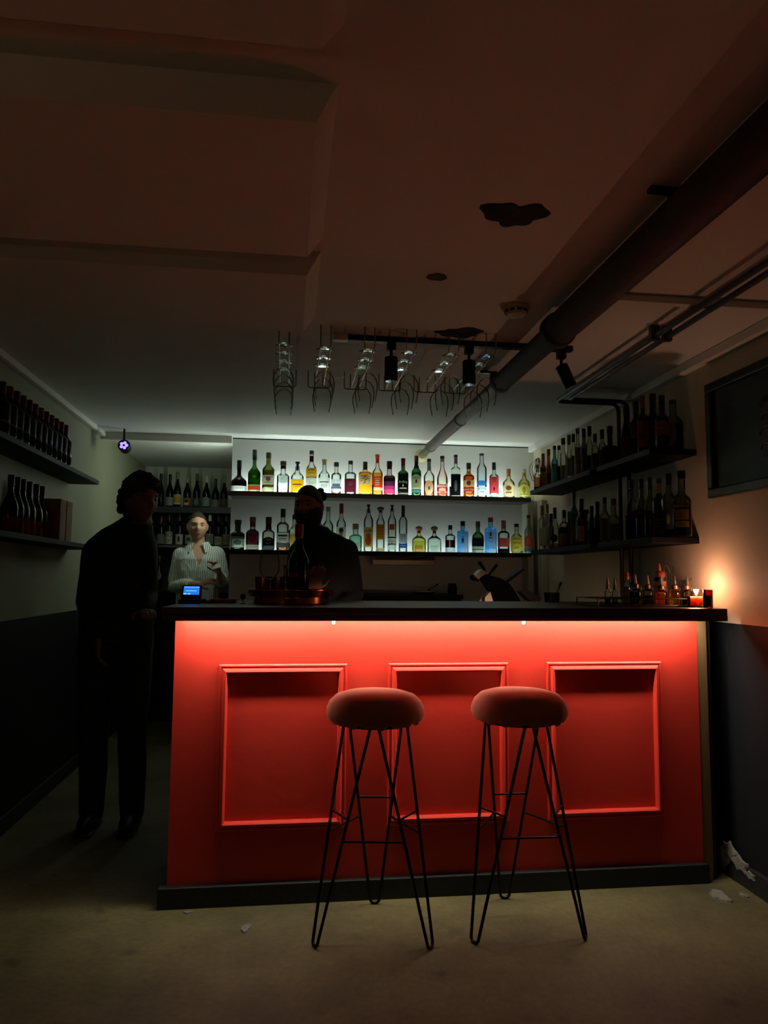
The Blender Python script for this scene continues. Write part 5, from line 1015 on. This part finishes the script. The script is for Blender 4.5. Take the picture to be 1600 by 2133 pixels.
    def kh(d):
        e = (d.z-thr_(d))*4
        if e > 0: nz = noise.noise(d*rn[1])*rn[0]+noise.noise(d*rn[1]*2.3)*rn[0]*.6; return .985+(spec['hair_th']+.015+nz)*min(1, e)
        return .93
    head_grid(bm, hc, yaw, spec.get('pitch', 0), kh, 72, 56, False)
    MH = Matrix.Rotation(yaw, 3, 'Z') @ Matrix.Rotation(spec.get('pitch', 0), 3, 'X')
    for _ in range(spec.get('curls', 0)):
        d = Vector((rc.gauss(0, 1), rc.gauss(.25, 1), rc.gauss(.2, 1))).normalized()
        if d.z < thr_(d): continue
        p = hc+MH @ (Vector((d.x*.076, d.y*.100, d.z*.117))*(1.0+spec['hair_th']*rc.uniform(.6, 1.15))); r = rc.uniform(.010, .020)
        ellipsoid(bm, p, (r, r, r*rc.uniform(.6, 1.2)), 8, 6, Matrix.Rotation(rc.uniform(0, 3), 3, 'X'))
    for e in spec.get('hair_extra', []): ellipsoid(bm, loc(e[0]), e[1])
    mk('hair', bm, spec['hair_mat'], o, angle=180)
    if 'beard' in spec:
        bm = B()
        def kb(d):
            x = abs(d.x)
            inb = d.y < .25 and d.z < -.18+.25*max(0, x-.25) and not (x < .20 and -.52 < d.z < -.40) and not (x < .45 and d.z > -.28)
            if not inb: return .92
            return 1.05+spec['beard'][0]*min(1, (-.15-d.z)*1.6)+noise.noise(d*14)*.025
        head_grid(bm, hc, yaw, spec.get('pitch', 0), kb, 64, 48, False); mk('beard', bm, spec['hair_mat'], o, angle=180)
    bm = B(); MM = Matrix.Rotation(yaw, 3, 'Z') @ Matrix.Rotation(spec.get('pitch', 0), 3, 'X')
    ellipsoid(bm, hc+MM @ Vector((0, -.0895, -.0515)), (.021, .008, .0042), 14, 8, MM); ellipsoid(bm, hc+MM @ Vector((0, -.0885, -.0590)), (.018, .008, .0048), 14, 8, MM); mk('lips', bm, spec.get('lip_mat') or pb('lips', '#7c3c34', .5), o)
    # eyes
    M = Matrix.Rotation(yaw, 3, 'Z') @ Matrix.Rotation(spec.get('pitch', 0), 3, 'X')
    for s in (-1, 1):
        bm = B(); ellipsoid(bm, hc+M @ Vector((s*.031, -.0775, .010)), (.0115, .0115, .0095), 14, 10); ey = mk('eyeball', bm, pb('eye_white', '#7c746a', .3), o)
        bm = B(); ellipsoid(bm, hc+M @ Vector((s*.031, -.0868, .010)), (.0052, .0035, .0052), 12, 8); mk('iris', bm, pb('iris_dark', '#1c1410', .15), ey)
        bm = B(); tube(bm, [hc+M @ Vector((s*.016, -.0965, .027)), hc+M @ Vector((s*.032, -.0955, .031)), hc+M @ Vector((s*.048, -.086, .027))], [.003, .0035, .002], 6, dome=True); mk('eyebrow', bm, spec['hair_mat'], o)
    return o, loc, hc, M, tr
W3 = lambda px, py, Y: atY(px, py, Y)
# --- man in the striped shirt, at the back by the wine rack
Y1 = 6.02
hd = W3(412, 1097, Y1); c0 = W3(414, 1170, Y1); ZS = W3(414, 1139, Y1).z
sp = dict(head=(hd.x, Y1-.01, hd.z), yaw=math.radians(9), pitch=math.radians(4), skin=skin_mat('fair_skin', '#b88a70'),
 torso=[(c0.x, Y1+.02, .93, .165, .125), (c0.x, Y1+.02, 1.02, .175, .13), (c0.x, Y1+.01, 1.16, .17, .13), (c0.x, Y1, 1.30, .178, .130), (c0.x, Y1, ZS-.10, .182, .122), (c0.x, Y1+.01, ZS-.045, .165, .100), (c0.x, Y1+.012, ZS-.005, .115, .080), (c0.x, Y1+.014, ZS+.018, .078, .068)],
 arm_l=[W3(377, 1157, Y1+.01), W3(362, 1222, Y1-.03), W3(413, 1217, Y1-.24)], arm_r=[W3(453, 1155, Y1+.01), W3(464, 1214, Y1-.03), W3(458, 1196, Y1-.24)],
 cuff=(.62, .35), hands=[(W3(413, 1217, Y1-.24), (.85, -.25, .25), (.1, .5, -.8), .45, 1), (W3(458, 1196, Y1-.24), (-.35, -.35, .8), (-.55, -.55, -.2), .55, 1)],
 feet=[(c0.x-.11, Y1+.02, 0), (c0.x+.11, Y1+.02, 0)], top_name='shirt', top_mat=striped(), top_sm=4, vneck=(.165, .062), vx=.02, folds=1.3, trouser_mat=pb('dark_trousers', '#1a1b20', .8),
 hair_mat=pb('brown_hair', '#2c1e12', .7, var=.4, vscale=60, bump=.6, bscale=200), hair_noise=(.006, 12), hair_th=.022, hairline=.72)
o, loc, hc, M, tr = person('man in an open white striped shirt looking at a card in his hand', (c0.x, Y1, 0), sp)
for s in (-1, 1):     # collar flaps
    bm = B(); nx = tr[-1][0]; zt = tr[-1][2]; yf = tr[-1][1]
    a = [Vector((nx+s*.030, yf-.085, zt+.010)), Vector((nx+s*.070, yf-.01, zt+.026)), Vector((nx+s*.112, yf-.058, zt-.030)), Vector((nx+s*.062, yf-.118, zt-.070))]
    back = Vector((nx+s*.05, yf+.06, zt+.048)); bk2 = Vector((nx+s*.07, yf+.075, zt+.0))
    f1 = [bm.verts.new(p) for p in a]; f2 = [bm.verts.new(p+Vector((0, .006, -.003))) for p in a]
    bm.faces.new(f1); bm.faces.new(f2[::-1])
    for i in range(4): bm.faces.new((f1[i], f2[i], f2[(i+1) % 4], f1[(i+1) % 4]))
    mk('collar', bm, sp['top_mat'], o, False)
for k in range(5):
    z = tr[-1][2]-.17-.085*k; row = min(tr, key=lambda r: abs(r[2]-z)); bm = B(); ellipsoid(bm, (row[0]+.02, row[1]-row[4]-.006, z), (.005, .003, .005), 10, 6); mk('button', bm, m_wclip, o)
q = W3(449, 1180, Y1-.318); bm = B(); box(bm, (-.035, -.004, -.022), (.035, .004, .022), .003); cdv = mk('card_reader', bm, pb('white_card', '#c8c8c0', .4), None, False, loc=q); cdv.rotation_euler = (math.radians(-35), math.radians(-18), math.radians(10)); tag(cdv, 'small white card reader held by the man in the striped shirt', 'card reader')
# --- bearded man in the dark jacket behind the bar
Y2 = 4.12
hd = W3(643, 1057, Y2); c0 = W3(674, 1190, Y2); ZS = W3(668, 1112, Y2).z
dk = pb('navy_jacket', '#0b0c14', .85, var=.2, vscale=10, bump=.2, bscale=40)
sp = dict(head=(hd.x, Y2-.03, hd.z), yaw=math.radians(-22), pitch=math.radians(3), skin=skin_mat('ruddy_skin', '#8c5440'),
 torso=[(c0.x+.01, Y2+.03, .92, .185, .14), (c0.x+.01, Y2+.03, 1.05, .19, .145), (c0.x+.01, Y2+.02, 1.18, .185, .145), (c0.x+.005, Y2+.01, ZS-.16, .19, .140), (c0.x-.005, Y2+.01, ZS-.08, .178, .12), (c0.x-.02, Y2+.015, ZS-.02, .135, .09), (c0.x-.045, Y2+.015, ZS+.02, .085, .076), (c0.x-.055, Y2+.01, ZS+.045, .072, .068)],
 arm_l=[W3(625, 1152, Y2), W3(612, 1235, Y2-.05), W3(648, 1232, Y2-.22)], arm_r=[W3(722, 1148, Y2), W3(738, 1238, Y2+.01), W3(712, 1262, Y2-.2)],
 cuff=(.9, .9), hands=[(W3(648, 1230, Y2-.22), (.25, -.3, .75), (.2, .9, .1), .6, 1), (W3(712, 1262, Y2-.2), (-.5, -.6, -.2), (0, .2, -1), .6, 1)],
 feet=[(c0.x-.1, Y2+.05, 0), (c0.x+.12, Y2+.05, 0)], top_name='jacket', top_mat=dk, folds=1., trouser_mat=pb('dark_trousers', '#1a1b20', .8),
 hair_mat=pb('black_hair', '#120c0a', .7, var=.4, vscale=60, bump=.6, bscale=200), hair_noise=(.012, 9), hair_th=.05, hairline=.55, beard=(.22,),
 hair_extra=[(W3(672, 1034, Y2+.08), (.028, .03, .028)), (W3(668, 1022, Y2+.06), (.02, .02, .016))])
person('bearded man in a dark jacket with tied-back hair behind the bar', (c0.x, Y2+.03, 0), sp)
# --- man with wavy hair at the left end of the bar
Y3 = 3.86
hd = W3(297, 1044, Y3); c0 = W3(246, 1200, Y3); ZS = W3(262, 1092, Y3).z
sp = dict(head=(hd.x, Y3-.05, hd.z), yaw=math.radians(42), pitch=math.radians(8), skin=skin_mat('tan_skin', '#7c5840'),
 torso=[(c0.x-.01, Y3+.06, .92, .175, .135), (c0.x-.01, Y3+.06, 1.05, .18, .14), (c0.x-.005, Y3+.05, 1.2, .18, .145), (c0.x, Y3+.03, ZS-.17, .185, .140), (c0.x+.012, Y3+.02, ZS-.09, .168, .125), (c0.x+.035, Y3+.015, ZS-.03, .125, .095), (c0.x+.075, Y3+.005, ZS+.02, .085, .078), (c0.x+.10, Y3-.01, ZS+.05, .070, .068)],
 arm_l=[W3(199, 1150, Y3+.02), W3(180, 1250, Y3+.02), W3(205, 1330, Y3-.06)], arm_r=[W3(300, 1150, Y3), W3(306, 1240, Y3-.02), W3(300, 1275, Y3-.2)],
 cuff=(.92, .92), hands=[(W3(205, 1330, Y3-.06), (.1, -.2, -1), (.8, .2, 0), .5, 1), (W3(300, 1275, Y3-.2), (.3, -.8, .05), (0, 0, -1), .4, 1)],
 feet=[(c0.x-.1, Y3+.08, 0), (c0.x+.1, Y3+.06, 0)], top_name='jacket', top_mat=pb('charcoal_jacket', '#111217', .85, var=.2, vscale=10, bump=.2, bscale=40), folds=1., trouser_mat=pb('dark_trousers', '#1a1b20', .8),
 hair_mat=pb('wavy_hair', '#3a2a18', .7, var=.4, vscale=50, bump=.6, bscale=160), hair_noise=(.05, 7), hair_th=.19, hairline=.55, nape=.25, curls=420)
person('man with wavy hair and a dark jacket at the left end of the bar', (c0.x-.01, Y3+.06, 0), sp)
